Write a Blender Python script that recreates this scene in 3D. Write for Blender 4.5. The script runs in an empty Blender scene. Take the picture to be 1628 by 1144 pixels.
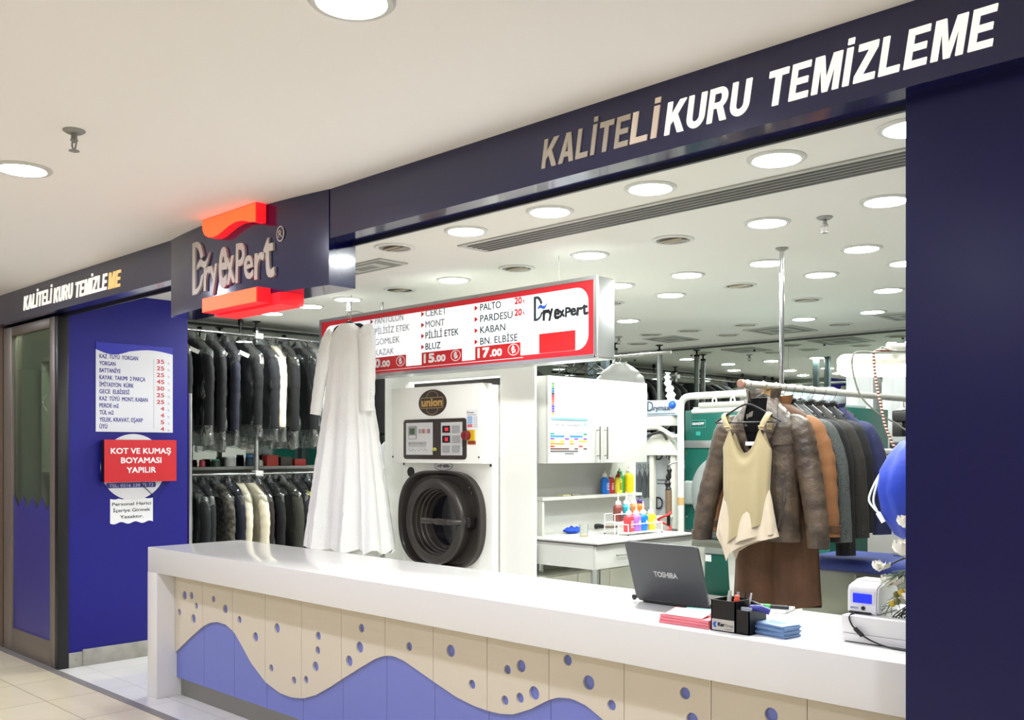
import bpy, bmesh, math, random
from mathutils import Vector, Matrix, noise
R = math.radians
sc = bpy.context.scene
COL = sc.collection
rnd = random.Random(7)

# ------------------------------------------------------------------ camera, world, exposure
cam = bpy.data.cameras.new('camera')
cam.sensor_fit = 'HORIZONTAL'; cam.sensor_width = 36.0
cam.lens = 36.0 * 1529.0 / 1628.0
cam.shift_y = (715.0 - 572.0) / 1628.0
cam.clip_end = 200
camo = bpy.data.objects.new('camera', cam); COL.objects.link(camo)
camo.location = (0, 0, 1.65)
camo.rotation_euler = (R(90), 0, R(44.17))
sc.camera = camo
sc.view_settings.view_transform = 'Standard'
sc.view_settings.look = 'None'
sc.view_settings.gamma = 1.0
sc.view_settings.use_curve_mapping = False
sc.view_settings.exposure = 0.0
sc.cycles.use_denoising = True
sc.cycles.max_bounces = 10
sc.cycles.transparent_max_bounces = 32
sc.cycles.sample_clamp_indirect = 8.0
w = bpy.data.worlds.new('world'); sc.world = w; w.use_nodes = True
w.node_tree.nodes['Background'].inputs[0].default_value = (1.0, 0.93, 0.84, 1)
w.node_tree.nodes['Background'].inputs[1].default_value = 0.12
SHOP_L = 190.0       # radiance of a lit shop downlight
MALL_L = 290.0       # radiance of a mall downlight

# ------------------------------------------------------------------ materials
def lin(c):
    return tuple((x / 255 / 12.92) if x / 255 <= .04045 else ((x / 255 + .055) / 1.055) ** 2.4 for x in c)
MATS = {}
def mat(name, rgb, rough=.5, metal=0.0, emit=None, es=0.0, bump=None, var=None, coat=0.0, trans=0.0, spec=.5, sheen=0.0):
    if name in MATS: return MATS[name]
    m = bpy.data.materials.new(name); m.use_nodes = True
    nt = m.node_tree; p = nt.nodes['Principled BSDF']
    c = lin(rgb)
    p.inputs['Base Color'].default_value = (*c, 1)
    p.inputs['Roughness'].default_value = rough
    p.inputs['Metallic'].default_value = metal
    p.inputs['Specular IOR Level'].default_value = spec
    p.inputs['Coat Weight'].default_value = coat
    p.inputs['Coat Roughness'].default_value = .06
    p.inputs['Transmission Weight'].default_value = trans
    if sheen: p.inputs['Sheen Weight'].default_value = sheen
    if emit is not None:
        p.inputs['Emission Color'].default_value = (*lin(emit), 1)
        p.inputs['Emission Strength'].default_value = es
    tc = nt.nodes.new('ShaderNodeTexCoord')
    if var:                                   # (scale, second colour, low, high)
        n = nt.nodes.new('ShaderNodeTexNoise'); n.inputs['Scale'].default_value = var[0]; n.inputs['Detail'].default_value = 4
        r = nt.nodes.new('ShaderNodeValToRGB')
        r.color_ramp.elements[0].position = var[2]; r.color_ramp.elements[1].position = var[3]
        r.color_ramp.elements[0].color = (*c, 1); r.color_ramp.elements[1].color = (*lin(var[1]), 1)
        nt.links.new(tc.outputs['Object'], n.inputs['Vector']); nt.links.new(n.outputs['Fac'], r.inputs['Fac'])
        nt.links.new(r.outputs['Color'], p.inputs['Base Color'])
    if bump:                                  # (scale, strength)
        n = nt.nodes.new('ShaderNodeTexNoise'); n.inputs['Scale'].default_value = bump[0]; n.inputs['Detail'].default_value = 5
        b = nt.nodes.new('ShaderNodeBump'); b.inputs['Strength'].default_value = bump[1]; b.inputs['Distance'].default_value = .01
        nt.links.new(tc.outputs['Object'], n.inputs['Vector']); nt.links.new(n.outputs['Fac'], b.inputs['Height'])
        nt.links.new(b.outputs['Normal'], p.inputs['Normal'])
    MATS[name] = m
    return m

def tile_mat(name, rgb, rgb2, grout, size, mortar, rough, offset=0.0):
    m = mat(name, rgb, rough)
    nt = m.node_tree; p = nt.nodes['Principled BSDF']
    tc = nt.nodes.new('ShaderNodeTexCoord')
    br = nt.nodes.new('ShaderNodeTexBrick'); br.offset = offset; br.squash = 1.0
    br.inputs['Color1'].default_value = (*lin(rgb), 1); br.inputs['Color2'].default_value = (*lin(rgb2), 1)
    br.inputs['Mortar'].default_value = (*lin(grout), 1)
    br.inputs['Scale'].default_value = 1.0; br.inputs['Mortar Size'].default_value = mortar
    br.inputs['Brick Width'].default_value = size; br.inputs['Row Height'].default_value = size
    nt.links.new(tc.outputs['Object'], br.inputs['Vector'])
    n = nt.nodes.new('ShaderNodeTexNoise'); n.inputs['Scale'].default_value = 3; n.inputs['Detail'].default_value = 6
    nt.links.new(tc.outputs['Object'], n.inputs['Vector'])
    mx = nt.nodes.new('ShaderNodeMix'); mx.data_type = 'RGBA'; mx.blend_type = 'MULTIPLY'; mx.inputs['Factor'].default_value = .12
    nt.links.new(br.outputs['Color'], mx.inputs['A']); nt.links.new(n.outputs['Fac'], mx.inputs['B'])
    nt.links.new(mx.outputs['Result'], p.inputs['Base Color'])
    return m

def mirror_mat():
    m = mat('mirror_glass', (214, 220, 213), .015, 1.0)
    return m

def clear_mat(name, tint, gloss, haze, hazecol, rough=.06, bump=None):
    m = bpy.data.materials.new(name); m.use_nodes = True
    nt = m.node_tree; nt.nodes.clear()
    out = nt.nodes.new('ShaderNodeOutputMaterial')
    tr = nt.nodes.new('ShaderNodeBsdfTransparent'); tr.inputs[0].default_value = (*lin(tint), 1)
    gl = nt.nodes.new('ShaderNodeBsdfGlossy'); gl.inputs['Roughness'].default_value = rough
    df = nt.nodes.new('ShaderNodeBsdfDiffuse'); df.inputs[0].default_value = (*lin(hazecol), 1)
    m1 = nt.nodes.new('ShaderNodeMixShader'); m1.inputs[0].default_value = haze
    m2 = nt.nodes.new('ShaderNodeMixShader')
    nt.links.new(tr.outputs[0], m1.inputs[1]); nt.links.new(df.outputs[0], m1.inputs[2])
    nt.links.new(m1.outputs[0], m2.inputs[1]); nt.links.new(gl.outputs[0], m2.inputs[2])
    lw = nt.nodes.new('ShaderNodeLayerWeight'); lw.inputs['Blend'].default_value = .25
    ma = nt.nodes.new('ShaderNodeMath'); ma.operation = 'MULTIPLY_ADD'; ma.inputs[1].default_value = gloss; ma.inputs[2].default_value = gloss * .35
    nt.links.new(lw.outputs['Fresnel'], ma.inputs[0]); nt.links.new(ma.outputs[0], m2.inputs[0])
    if bump:
        tc = nt.nodes.new('ShaderNodeTexCoord')
        n = nt.nodes.new('ShaderNodeTexNoise'); n.inputs['Scale'].default_value = bump[0]; n.inputs['Detail'].default_value = 3
        mp = nt.nodes.new('ShaderNodeMapping'); mp.inputs['Scale'].default_value = (1, 1, .45)
        b = nt.nodes.new('ShaderNodeBump'); b.inputs['Strength'].default_value = bump[1]; b.inputs['Distance'].default_value = .03
        nt.links.new(tc.outputs['Object'], mp.inputs[0]); nt.links.new(mp.outputs[0], n.inputs['Vector'])
        nt.links.new(n.outputs['Fac'], b.inputs['Height'])
        nt.links.new(b.outputs['Normal'], gl.inputs['Normal'])
    nt.links.new(m2.outputs[0], out.inputs[0])
    MATS[name] = m
    return m

WHITE = mat('white_laminate', (204, 204, 197), .35)
WALLW = mat('white_paint', (240, 239, 232), .6)
CEILS = mat('shop_ceiling_paint', (222, 220, 211), .7)
CEILM = mat('mall_ceiling_paint', (242, 239, 237), .75)
SOLID = mat('white_solid_surface', (232, 230, 226), .14, spec=.4)
NAVY = mat('navy_panel', (10, 12, 66), .28, spec=.35)
NAVYG = mat('navy_gloss_panel', (12, 15, 70), .16, spec=.5, coat=.5)
ROYAL = mat('royal_blue_panel', (28, 25, 128), .42, spec=.35)
CHROME = mat('chrome', (205, 207, 208), .14, 1.0)
STEEL = mat('brushed_steel', (165, 165, 158), .34, 1.0)
ALU = mat('aluminium', (196, 198, 198), .32, .85)
GREYM = mat('grey_painted_metal', (150, 150, 146), .45, .3)
TAUPE = mat('bronze_grey_frame', (138, 128, 118), .42, .5)
BLACK = mat('black_plastic', (18, 18, 19), .38)
SOOT = mat('black_rubber', (6, 6, 7), .9, spec=.08)
DARKG = mat('recess_shade_grey', (66, 62, 60), .36)
RED = mat('red_print', (208, 34, 38), .4)
WHITEP = mat('white_print', (245, 245, 245), .5)
INK = mat('black_print', (24, 26, 30), .5)
BLUEP = mat('blue_print', (36, 86, 190), .45)
GREEN = mat('dark_green_enamel', (14, 92, 80), .35)
CREAMW = mat('cream_white_enamel', (198, 197, 186), .35)
PLASTIC = clear_mat('clear_garment_film', (246, 248, 248), .62, .012, (215, 220, 222), .06, (11, 1.0))
GLASS = clear_mat('door_glass', (214, 226, 214), .35, .05, (190, 205, 190), .02)
MIRROR = mirror_mat()

# ------------------------------------------------------------------ mesh helpers
class MB:
    def __init__(s): s.b = bmesh.new(); s.mi = 0
    def face(s, vs):
        try:
            f = s.b.faces.new(vs); f.material_index = s.mi; return f
        except ValueError: return None
def V3(p): return Vector(p)

def box(m, x0, x1, y0, y1, z0, z1, bev=0.0, seg=2):
    b = m.b
    vs = [b.verts.new(p) for p in ((x0, y0, z0), (x1, y0, z0), (x1, y1, z0), (x0, y1, z0), (x0, y0, z1), (x1, y0, z1), (x1, y1, z1), (x0, y1, z1))]
    fs = [m.face([vs[i] for i in q]) for q in ((0, 3, 2, 1), (4, 5, 6, 7), (0, 1, 5, 4), (1, 2, 6, 5), (2, 3, 7, 6), (3, 0, 4, 7))]
    if bev > 0:
        es = list({e for f in fs for e in f.edges})
        r = bmesh.ops.bevel(b, geom=es, offset=bev, segments=seg, affect='EDGES', profile=.5)
        for f in r['faces']: f.material_index = m.mi
    return m

def tube(m, pts, r, seg=10, cap=True, flat=1.0, up=None):
    """round tube through pts; r scalar or list; flat squashes the second frame axis"""
    pts = [Vector(p) for p in pts]; n = len(pts)
    rs = r if isinstance(r, (list, tuple)) else [r] * n
    rings = []; prev = None
    for i in range(n):
        t = (pts[min(i + 1, n - 1)] - pts[max(i - 1, 0)]).normalized()
        if prev is None:
            a = Vector(up) if up else (Vector((0, 0, 1)) if abs(t.z) < .9 else Vector((1, 0, 0)))
            u = (a - t * a.dot(t)).normalized()
        else:
            u = (prev - t * prev.dot(t)).normalized()
        prev = u; v = t.cross(u)
        rings.append([m.b.verts.new(pts[i] + u * (math.cos(2 * math.pi * k / seg) * rs[i]) + v * (math.sin(2 * math.pi * k / seg) * rs[i] * flat)) for k in range(seg)])
    for i in range(n - 1):
        for k in range(seg):
            m.face([rings[i][k], rings[i][(k + 1) % seg], rings[i + 1][(k + 1) % seg], rings[i + 1][k]])
    if cap:
        m.face(rings[0][::-1]); m.face(rings[-1])
    return m

def smooth_pts(pts, n=6, closed=False):
    """Catmull-Rom through pts"""
    P = [Vector(p) for p in pts]; out = []
    N = len(P)
    for i in range(N if closed else N - 1):
        g = (lambda k: P[k % N]) if closed else (lambda k: P[max(0, min(N - 1, k))])
        p0, p1, p2, p3 = g(i - 1), g(i), g(i + 1), g(i + 2)
        for k in range(n):
            t = k / n
            out.append(.5 * ((2 * p1) + (p2 - p0) * t + (2 * p0 - 5 * p1 + 4 * p2 - p3) * t * t + (3 * p1 - p0 - 3 * p2 + p3) * t ** 3))
    if not closed: out.append(P[-1])
    return out

AX = {'Z': (Vector((1, 0, 0)), Vector((0, 1, 0)), Vector((0, 0, 1))),
      'Y': (Vector((1, 0, 0)), Vector((0, 0, 1)), Vector((0, -1, 0))),     # profile height runs toward -Y (the viewer)
      'X': (Vector((0, 1, 0)), Vector((0, 0, 1)), Vector((1, 0, 0)))}      # profile height runs toward +X
def lathe(m, prof, c=(0, 0, 0), axis='Z', seg=24, sx=1.0, sy=1.0):
    c = Vector(c); U, W, N = AX[axis] if isinstance(axis, str) else axis
    rings = []
    for r, h in prof:
        if r < 1e-6: rings.append([m.b.verts.new(c + N * h)])
        else: rings.append([m.b.verts.new(c + U * (r * sx * math.cos(2 * math.pi * k / seg)) + W * (r * sy * math.sin(2 * math.pi * k / seg)) + N * h) for k in range(seg)])
    for a, b2 in zip(rings, rings[1:]):
        for k in range(seg):
            k2 = (k + 1) % seg
            if len(a) == 1 and len(b2) == 1: continue
            if len(a) == 1: m.face([a[0], b2[k2], b2[k]])
            elif len(b2) == 1: m.face([a[k], a[k2], b2[0]])
            else: m.face([a[k], a[k2], b2[k2], b2[k]])
    return m

def ball(m, c, r, seg=12, sz=1.0):
    n = max(4, seg // 2)
    prof = [(r * math.sin(math.pi * i / n), -r * sz * math.cos(math.pi * i / n)) for i in range(n + 1)]
    prof[0] = (0, -r * sz); prof[-1] = (0, r * sz)
    return lathe(m, prof, c, 'Z', seg)

class Pl:
    """a plane frame: u right, v up, n outward"""
    def __init__(s, O, face='-Y'):
        s.O = Vector(O)
        s.U = Vector((1, 0, 0)) if face == '-Y' else Vector((0, 1, 0)) if face == '+X' else Vector(face[0])
        s.V = Vector((0, 0, 1)) if isinstance(face, str) else Vector(face[1])
        s.N = s.U.cross(s.V)
    def p(s, u, v, n=0): return s.O + s.U * u + s.V * v + s.N * n

def prism(m, pts, pl, n0, n1):
    a = [m.b.verts.new(pl.p(u, v, n0)) for u, v in pts]; c = [m.b.verts.new(pl.p(u, v, n1)) for u, v in pts]
    k = len(pts)
    m.face(c); m.face(a[::-1])
    for i in range(k): m.face([a[i], a[(i + 1) % k], c[(i + 1) % k], c[i]])
    return m
def rect(m, pl, u0, v0, u1, v1, n0=0.0, n1=.001): return prism(m, [(u0, v0), (u1, v0), (u1, v1), (u0, v1)], pl, n0, n1)
def rrect(u0, v0, u1, v1, r, k=5, corners='abcd'):
    out = []
    for name, cx, cy, a0 in (('a', u0 + r, v0 + r, 180), ('b', u1 - r, v0 + r, 270), ('c', u1 - r, v1 - r, 0), ('d', u0 + r, v1 - r, 90)):
        if name in corners:
            out += [(cx + r * math.cos(R(a0 + 90 * i / k)), cy + r * math.sin(R(a0 + 90 * i / k))) for i in range(k + 1)]
        else:
            out.append({'a': (u0, v0), 'b': (u1, v0), 'c': (u1, v1), 'd': (u0, v1)}[name])
    return out
def oval(cu, cv, a, b, k=32): return [(cu + a * math.cos(2 * math.pi * i / k), cv + b * math.sin(2 * math.pi * i / k)) for i in range(k)]
def ring2(m, cu, cv, a, b, wd, pl, n0, n1, k=40):
    o = oval(cu, cv, a, b, k); q = oval(cu, cv, a - wd, b - wd, k)
    A = [m.b.verts.new(pl.p(u, v, n1)) for u, v in o]; B = [m.b.verts.new(pl.p(u, v, n1)) for u, v in q]
    C_ = [m.b.verts.new(pl.p(u, v, n0)) for u, v in o]; D = [m.b.verts.new(pl.p(u, v, n0)) for u, v in q]
    for i in range(k):
        j = (i + 1) % k
        m.face([A[i], A[j], B[j], B[i]]); m.face([C_[i], C_[j], A[j], A[i]]); m.face([D[j], D[i], B[i], B[j]]); m.face([C_[j], C_[i], D[i], D[j]])

def curve_mesh(loops, depth):
    """filled 2D outline with holes -> (verts, faces), thickness +-depth"""
    cu = bpy.data.curves.new('outline', 'CURVE'); cu.dimensions = '2D'; cu.fill_mode = 'BOTH'; cu.extrude = depth
    for lp in loops:
        s = cu.splines.new('POLY'); s.points.add(len(lp) - 1); s.use_cyclic_u = True
        for q, (x, y) in zip(s.points, lp): q.co = (x, y, 0, 1)
    o = bpy.data.objects.new('outline', cu)
    me = bpy.data.meshes.new_from_object(o)
    vs = [v.co.copy() for v in me.vertices]; fs = [list(p.vertices) for p in me.polygons]
    bpy.data.objects.remove(o); bpy.data.curves.remove(cu); bpy.data.meshes.remove(me)
    return vs, fs
def holed(m, loops, pl, n0, n1):
    vs, fs = curve_mesh(loops, (n1 - n0) / 2)
    nv = [m.b.verts.new(pl.p(v.x, v.y, v.z + (n0 + n1) / 2)) for v in vs]
    for f in fs: m.face([nv[i] for i in f])
    return m

CAP = None
def text(m, s, pl, u, v, h, w=None, n0=0.0, n1=.0012, bold=0.0, shear=0.0, align='L', space=1.0, rot=0.0, H=None):
    """lettering: u, v left baseline, h cap height, w total width if given"""
    global CAP
    def conv(body):
        cu = bpy.data.curves.new('lettering', 'FONT'); cu.body = body; cu.size = 1.0; cu.resolution_u = 3
        cu.shear = shear; cu.space_character = space
        o = bpy.data.objects.new('lettering', cu)
        me = bpy.data.meshes.new_from_object(o)
        vs = [v.co.copy() for v in me.vertices]; fs = [list(p.vertices) for p in me.polygons]
        bpy.data.objects.remove(o); bpy.data.curves.remove(cu); bpy.data.meshes.remove(me)
        return vs, fs
    if CAP is None:
        q = conv('H')[0]; CAP = max(a.y for a in q) - min(a.y for a in q)
    vs, fs = conv(s)
    if not vs: return 0
    x0 = min(a.x for a in vs); x1 = max(a.x for a in vs)
    y0 = 0.0
    sy = h / CAP
    if H: y0 = min(a.y for a in vs); sy = H / (max(a.y for a in vs) - y0)
    sx = sy if w is None else w / (x1 - x0)
    tot = (x1 - x0) * sx
    off = 0 if align == 'L' else -tot / 2 if align == 'C' else -tot
    cr, sr = math.cos(R(rot)), math.sin(R(rot))
    edge = {}
    for f in fs:
        for i, j in zip(f, f[1:] + f[:1]): edge[(i, j)] = 1
    # a heavier face is the same glyph struck a few times with a small shift
    e = bold * sy
    for ci, (ex, ey) in enumerate([(0, 0)] if bold <= 0 else [(-e, -e), (e, -e), (e, e), (-e, e), (0, 0)]):
        lift = ci * .00008
        def P(a, n):
            x = (a.x - x0) * sx + off + ex; y = (a.y - y0) * sy + ey
            return pl.p(u + x * cr - y * sr, v + x * sr + y * cr, n)
        top = [m.b.verts.new(P(a, n1 + lift)) for a in vs]
        for f in fs: m.face([top[i] for i in f])
        bot = {}
        for (i, j) in edge:
            if (j, i) not in edge:
                for k in (i, j):
                    if k not in bot: bot[k] = m.b.verts.new(P(vs[k], n0))
                m.face([top[j], top[i], bot[i], bot[j]])
    return tot

def mw(o):
    M = o.matrix_basis.copy()
    return mw(o.parent) @ M if o.parent else M
def obj(name, m, material, parent=None, world=True, angle=38, kind=None, label=None):
    b = m.b if isinstance(m, MB) else m
    bmesh.ops.recalc_face_normals(b, faces=b.faces)
    if parent and world: b.transform(mw(parent).inverted())
    me = bpy.data.meshes.new(name); b.to_mesh(me); b.free()
    for p in me.polygons: p.use_smooth = True
    me.set_sharp_from_angle(angle=R(angle))
    for q in (material if isinstance(material, (list, tuple)) else [material]): me.materials.append(q)
    o = bpy.data.objects.new(name, me); COL.objects.link(o)
    if parent: o.parent = parent
    if kind: o['kind'] = kind
    if label: o['label'] = label
    return o
def thing(name, label, cat, loc=(0, 0, 0), rz=0.0, group=None):
    o = bpy.data.objects.new(name, None); COL.objects.link(o); o.empty_display_size = .1
    o.location = loc; o.rotation_euler = (0, 0, rz)
    return tag(o, label, cat, group)
def tag(o, label, cat, group=None):
    o['label'] = label; o['category'] = cat
    if group: o['group'] = group
    return o
def dup(root, loc=None, rz=None, label=None, group=None):
    r = root.copy(); COL.objects.link(r)
    if loc is not None: r.location = loc
    if rz is not None: r.rotation_euler = (0, 0, rz)
    if label: r['label'] = label
    if group: r['group'] = group
    for ch in [c for c in root.children]:
        c = ch.copy(); COL.objects.link(c); c.parent = r
        for g in ch.children:
            d = g.copy(); COL.objects.link(d); d.parent = c
    return r
def struct(name, m, material): return obj(name, m, material, kind='structure')
def one(name, m, material, label, cat, group=None): return tag(obj(name, m, material), label, cat, group)
ORD = ['first', 'second', 'third', 'fourth', 'fifth', 'sixth', 'seventh', 'eighth', 'ninth', 'tenth', 'eleventh', 'twelfth']

# ================================================================== SETTING
MALLF = tile_mat('mall_floor_tile', (230, 219, 190), (224, 212, 182), (184, 170, 140), .6, .004, .16)
SHOPF = tile_mat('shop_floor_tile', (238, 236, 232), (232, 230, 226), (205, 203, 198), .6, .003, .10)
STONE = mat('stone_skirting', (178, 176, 164), .4, var=(9, (150, 148, 138), .4, .75))
BROWN = mat('brown_shopfront', (104, 84, 70), .5)
m = MB(); box(m, -16, 9, -6, 2.74, -.1, 0); struct('floor', m, MALLF)
m = MB(); box(m, -16, 2.5, 2.80, 9.6, -.1, 0); struct('floor_shop', m, SHOPF)
m = MB(); box(m, -16, 2.5, 2.74, 2.80, -.1, .003); struct('trim_1', m, mat('threshold_strip', (132, 128, 124), .4))
m = MB(); box(m, -16, 9, -6, 2.80, 2.91, 3.05); struct('ceiling', m, CEILM)
m = MB(); box(m, -9.6, 2.5, 2.80, 9.75, 2.87, 3.05); struct('ceiling_shop', m, CEILS)
# mall walls out of view: they only close the passage in
m = MB(); box(m, -16, 9, -6.2, -6, 0, 2.95); struct('wall_opposite', m, mat('mall_wall', (206, 194, 176), .6))
m = MB(); box(m, 9, 9.2, -6, 2.9, 0, 2.95); struct('wall_mall_right', m, MATS['mall_wall'])
m = MB(); box(m, -16.2, -16, -6, 2.9, 0, 2.95); struct('wall_mall_left', m, MATS['mall_wall'])
m = MB(); box(m, -16, -8.66, 2.80, 2.95, 0, 2.95); struct('wall_front_left', m, BROWN)
m = MB(); box(m, 2.3, 9, 2.80, 2.95, 0, 2.95); struct('wall_front_right', m, BROWN)
# shop walls
m = MB(); box(m, -8.55, 2.5, 9.60, 9.75, 0, 2.9); struct('wall_back', m, WALLW)
m = MB(); box(m, 2.3, 2.5, 2.95, 9.6, 0, 2.9); struct('wall_right', m, WALLW)
m = MB(); box(m, -8.6, -8.45, 3.84, 9.6, 0, 2.9); struct('wall_rack_side', m, WALLW)
# mirror panels on the back wall and behind the garment racks, each strip with its screws
def mirror_wall(name, label, pl, u0, u1, v0, v1, n, glass):
    t = thing(name, label, 'mirror', pl.p(u0, 0))
    for i in range(n):
        a = u0 + (u1 - u0) * i / n; b = u0 + (u1 - u0) * (i + 1) / n
        m = MB(); rect(m, pl, a + .002, v0, b - .002, v1, 0, .012); obj('mirror_pane', m, glass, t)
    m = MB(); rect(m, pl, u0, v1, u1, v1 + .02, 0, .02); obj('top_trim', m, mat('mirror_trim', (70, 72, 70), .5), t)
    for i in range(2 * n):
        u = u0 + (u1 - u0) * (i + .5) / (2 * n)
        m = MB(); lathe(m, [(0, .02), (.012, .018), (.012, .012)], pl.p(u, v1 - .07), 'X' if abs(pl.N.x) > .5 else 'Y', 12); obj('mirror_screw', m, BLACK, t)
mirror_wall('wall_mirror', 'tall mirror panels covering the back wall behind the green dryer', Pl((0, 9.60, 0), '-Y'), -8.44, 1.5, .1, 2.83, 6, MIRROR)
mirror_wall('wall_mirror', 'tall mirror panels behind the bagged garments on the left racks', Pl((-8.45, 0, 0), '+X'), 3.86, 9.58, .1, 2.83, 4, mat('dimmed_mirror_glass', (150, 154, 150), .02, 1.0))  # mirror copy tinted darker so the reflection behind the racks looks dim

# blue partition with the price lists, stone skirting
m = MB(); box(m, -7.55, -7.48, 2.88, 3.842, 0, 2.87); struct('wall_left', m, ROYAL)
m = MB(); box(m, -7.48, -7.468, 2.882, 2.985, 0, .112, .002); box(m, -7.48, -7.462, 2.985, 3.842, 0, .126, .002)
struct('baseboard_left', m, STONE)
m = MB(); lathe(m, [(0, .006), (.008, .004), (.008, 0)], (-7.468, 2.935, .055), 'X', 12); tag(obj('skirting_screw', m, STEEL), 'small screw in the stone skirting under the blue wall', 'screw')
m = MB(); tube(m, [(-7.505, 3.875, 0), (-7.505, 3.875, 2.12)], .022, 14); tube(m, [(-7.505, 3.875, 0), (-7.505, 3.875, .02)], .05, 14)
one('chrome_post', m, CHROME, 'upright chrome tube standing at the inner end of the blue price wall', 'post')

# fascia over the whole front and the navy end wall right of the counter
m = MB(); box(m, -16, 2.5, 2.72, 2.87, 2.672, 2.925); struct('trim_2', m, NAVYG)
m = MB(); box(m, -16, 2.5, 2.853, 2.869, 2.655, 2.673); struct('trim_3', m, mat('dark_edge_trim', (26, 30, 44), .4))
m = MB(); box(m, -1.126, 2.4, 2.80, 2.928, 0, 2.672); struct('wall_front', m, NAVY)

# ------------------------------------------------------------------ left glazed door
t = thing('glazed_door', 'bronze framed glass door with a blue zigzag film at the left edge', 'door', (-8.1, 2.8, 0))
m = MB()
box(m, -8.63, -8.45, 2.80, 2.85, 0, 2.66, .004); box(m, -7.63, -7.53, 2.80, 2.85, 0, 2.66, .004)
box(m, -8.45, -7.63, 2.80, 2.85, 0, .19, .004); box(m, -8.45, -7.63, 2.80, 2.85, 2.585, 2.66, .004)
obj('door_frame', m, TAUPE, t)
m = MB(); box(m, -8.45, -7.63, 2.822, 2.830, .19, 2.585); obj('glass_pane', m, GLASS, t)
m = MB(); zz = []
for i in range(9):
    zz.append((-7.63 - .82 * i / 8 * 1.0, 1.28 if i % 2 == 0 else 1.185))
prism(m, [(-8.45, .19), (-7.63, .19)] + zz, Pl((0, 2.820, 0)), 0, .002)
obj('zigzag_film', m, mat('indigo_film', (58, 54, 132), .35), t)
m = MB(); box(m, -7.53, -7.47, 2.80, 2.88, 0, 2.655, .003); obj('side_post', m, BLACK, t, label='black post on the hinge side')
m = MB(); tube(m, smooth_pts([(-7.67, 2.80, 1.95), (-7.672, 2.775, 1.99), (-7.675, 2.77, 2.03), (-7.672, 2.80, 2.07)]), .003, 8); obj('door_catch', m, CHROME, t)
# what stands behind the glass
m = MB(); box(m, -9.5, -7.55, 3.77, 3.84, 0, 2.87); struct('wall_store', m, mat('store_wall', (150, 158, 142), .6))
m = MB(); box(m, -9.6, -9.5, 2.95, 3.84, 0, 2.9); struct('wall_store_left', m, MATS['store_wall'])
m = MB(); box(m, -8.12, -8.05, 3.02, 3.08, 0, 2.87, .004); one('white_post', m, mat('post_white', (206, 206, 190), .5), 'pale square post standing behind the glazed door', 'post')
t = thing('store_shelf', 'pale shelf unit behind the door glass holding dark and cream boxes', 'shelf', (-8.4, 3.7, 0))
for z in (.62, 1.05, 1.42, 2.45):
    m = MB(); box(m, -9.2, -7.62, 3.30, 3.75, z, z + .03); obj('shelf_board', m, mat('shelf_pale', (196, 198, 178), .5), t)
for x in (-9.2, -7.64):
    m = MB(); box(m, x, x + .02, 3.30, 3.75, 0, 2.48); obj('side_panel', m, MATS['shelf_pale'], t)
bc = [((70, 74, 66), 'dark grey', -8.95, -8.4, 1.45, 1.72), ((92, 92, 84), 'grey', -8.3, -7.75, 1.45, 1.74), ((206, 186, 132), 'straw yellow', -8.9, -8.35, 1.08, 1.27), ((196, 160, 130), 'tan pink', -8.26, -7.7, 1.08, 1.25), ((214, 204, 160), 'cream', -8.3, -7.72, .65, .98), ((178, 186, 166), 'sage', -8.95, -8.4, .65, .95)]
for i, (c, n, x0, x1, z0, z1) in enumerate(bc):
    t = thing('storage_box', n + ' lidded box on the shelves seen through the glazed door', 'box', ((x0 + x1) / 2, 3.52, z0), group='boxes behind the glazed door')
    cm = mat('box_' + n.replace(' ', '_'), c, .6)
    m = MB(); box(m, x0, x1, 3.32, 3.73, z0 + .001, z1 - .04, .006); obj('body', m, cm, t)
    m = MB(); box(m, x0 - .008, x1 + .008, 3.312, 3.738, z1 - .045, z1, .006); obj('lid', m, cm, t)

# ================================================================== COUNTER
t = thing('service_counter', 'long white service counter with beige and lilac wave front panels', 'counter', (-3.7, 3.3, 0))
m = MB(); box(m, -6.263, -.6, 2.932, 3.63, .834, .999, .003); obj('countertop', m, SOLID, t)
m = MB(); box(m, -6.263, -6.126, 2.93, 3.63, 0, .8338, .003); obj('end_leg', m, SOLID, t)
m = MB(); box(m, -6.126, -.6, 3.56, 3.62, .0, .833); obj('rear_panel', m, WHITE, t)
m = MB(); box(m, -6.124, -.6, 3.10, 3.12, 0.002, .16); obj('kick_plate', m, STEEL, t)
BEIGE = mat('beige_front_panel', (220, 209, 188), .45)
LILAC = mat('lilac_front_panel', (120, 130, 202), .42)
SEAM = [-6.124, -5.749, -5.374, -4.998, -4.62, -4.241, -3.868, -3.497, -3.126, -2.748, -2.347, -1.944, -1.564, -1.18, -.80]
WAVE = [(-6.13, .286), (-6.107, .301), (-5.934, .408), (-5.758, .509), (-5.66, .548), (-5.56, .566), (-5.455, .562), (-5.354, .528), (-5.269, .462), (-5.158, .37), (-4.998, .282), (-4.843, .244), (-4.719, .240), (-4.599, .257), (-4.482, .296), (-4.346, .365), (-4.237, .425), (-4.089, .505), (-3.957, .574), (-3.88, .603), (-3.80, .614), (-3.72, .603), (-3.60, .568), (-3.49, .535), (-3.329, .490), (-3.215, .472), (-3.12, .466), (-3.04, .468), (-2.96, .481), (-2.856, .524), (-2.76, .578), (-2.70, .603), (-2.62, .612), (-2.54, .597), (-2.447, .553), (-2.34, .49), (-2.22, .43), (-2.08, .395), (-1.94, .40), (-1.8, .44), (-1.6, .53), (-1.4, .60), (-1.2, .59), (-1.0, .5), (-.8, .4)]
def wave(x):
    for (a, p), (b, q) in zip(WAVE, WAVE[1:]):
        if a <= x <= b: return p + (q - p) * (x - a) / (b - a)
    return WAVE[-1][1]
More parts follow.
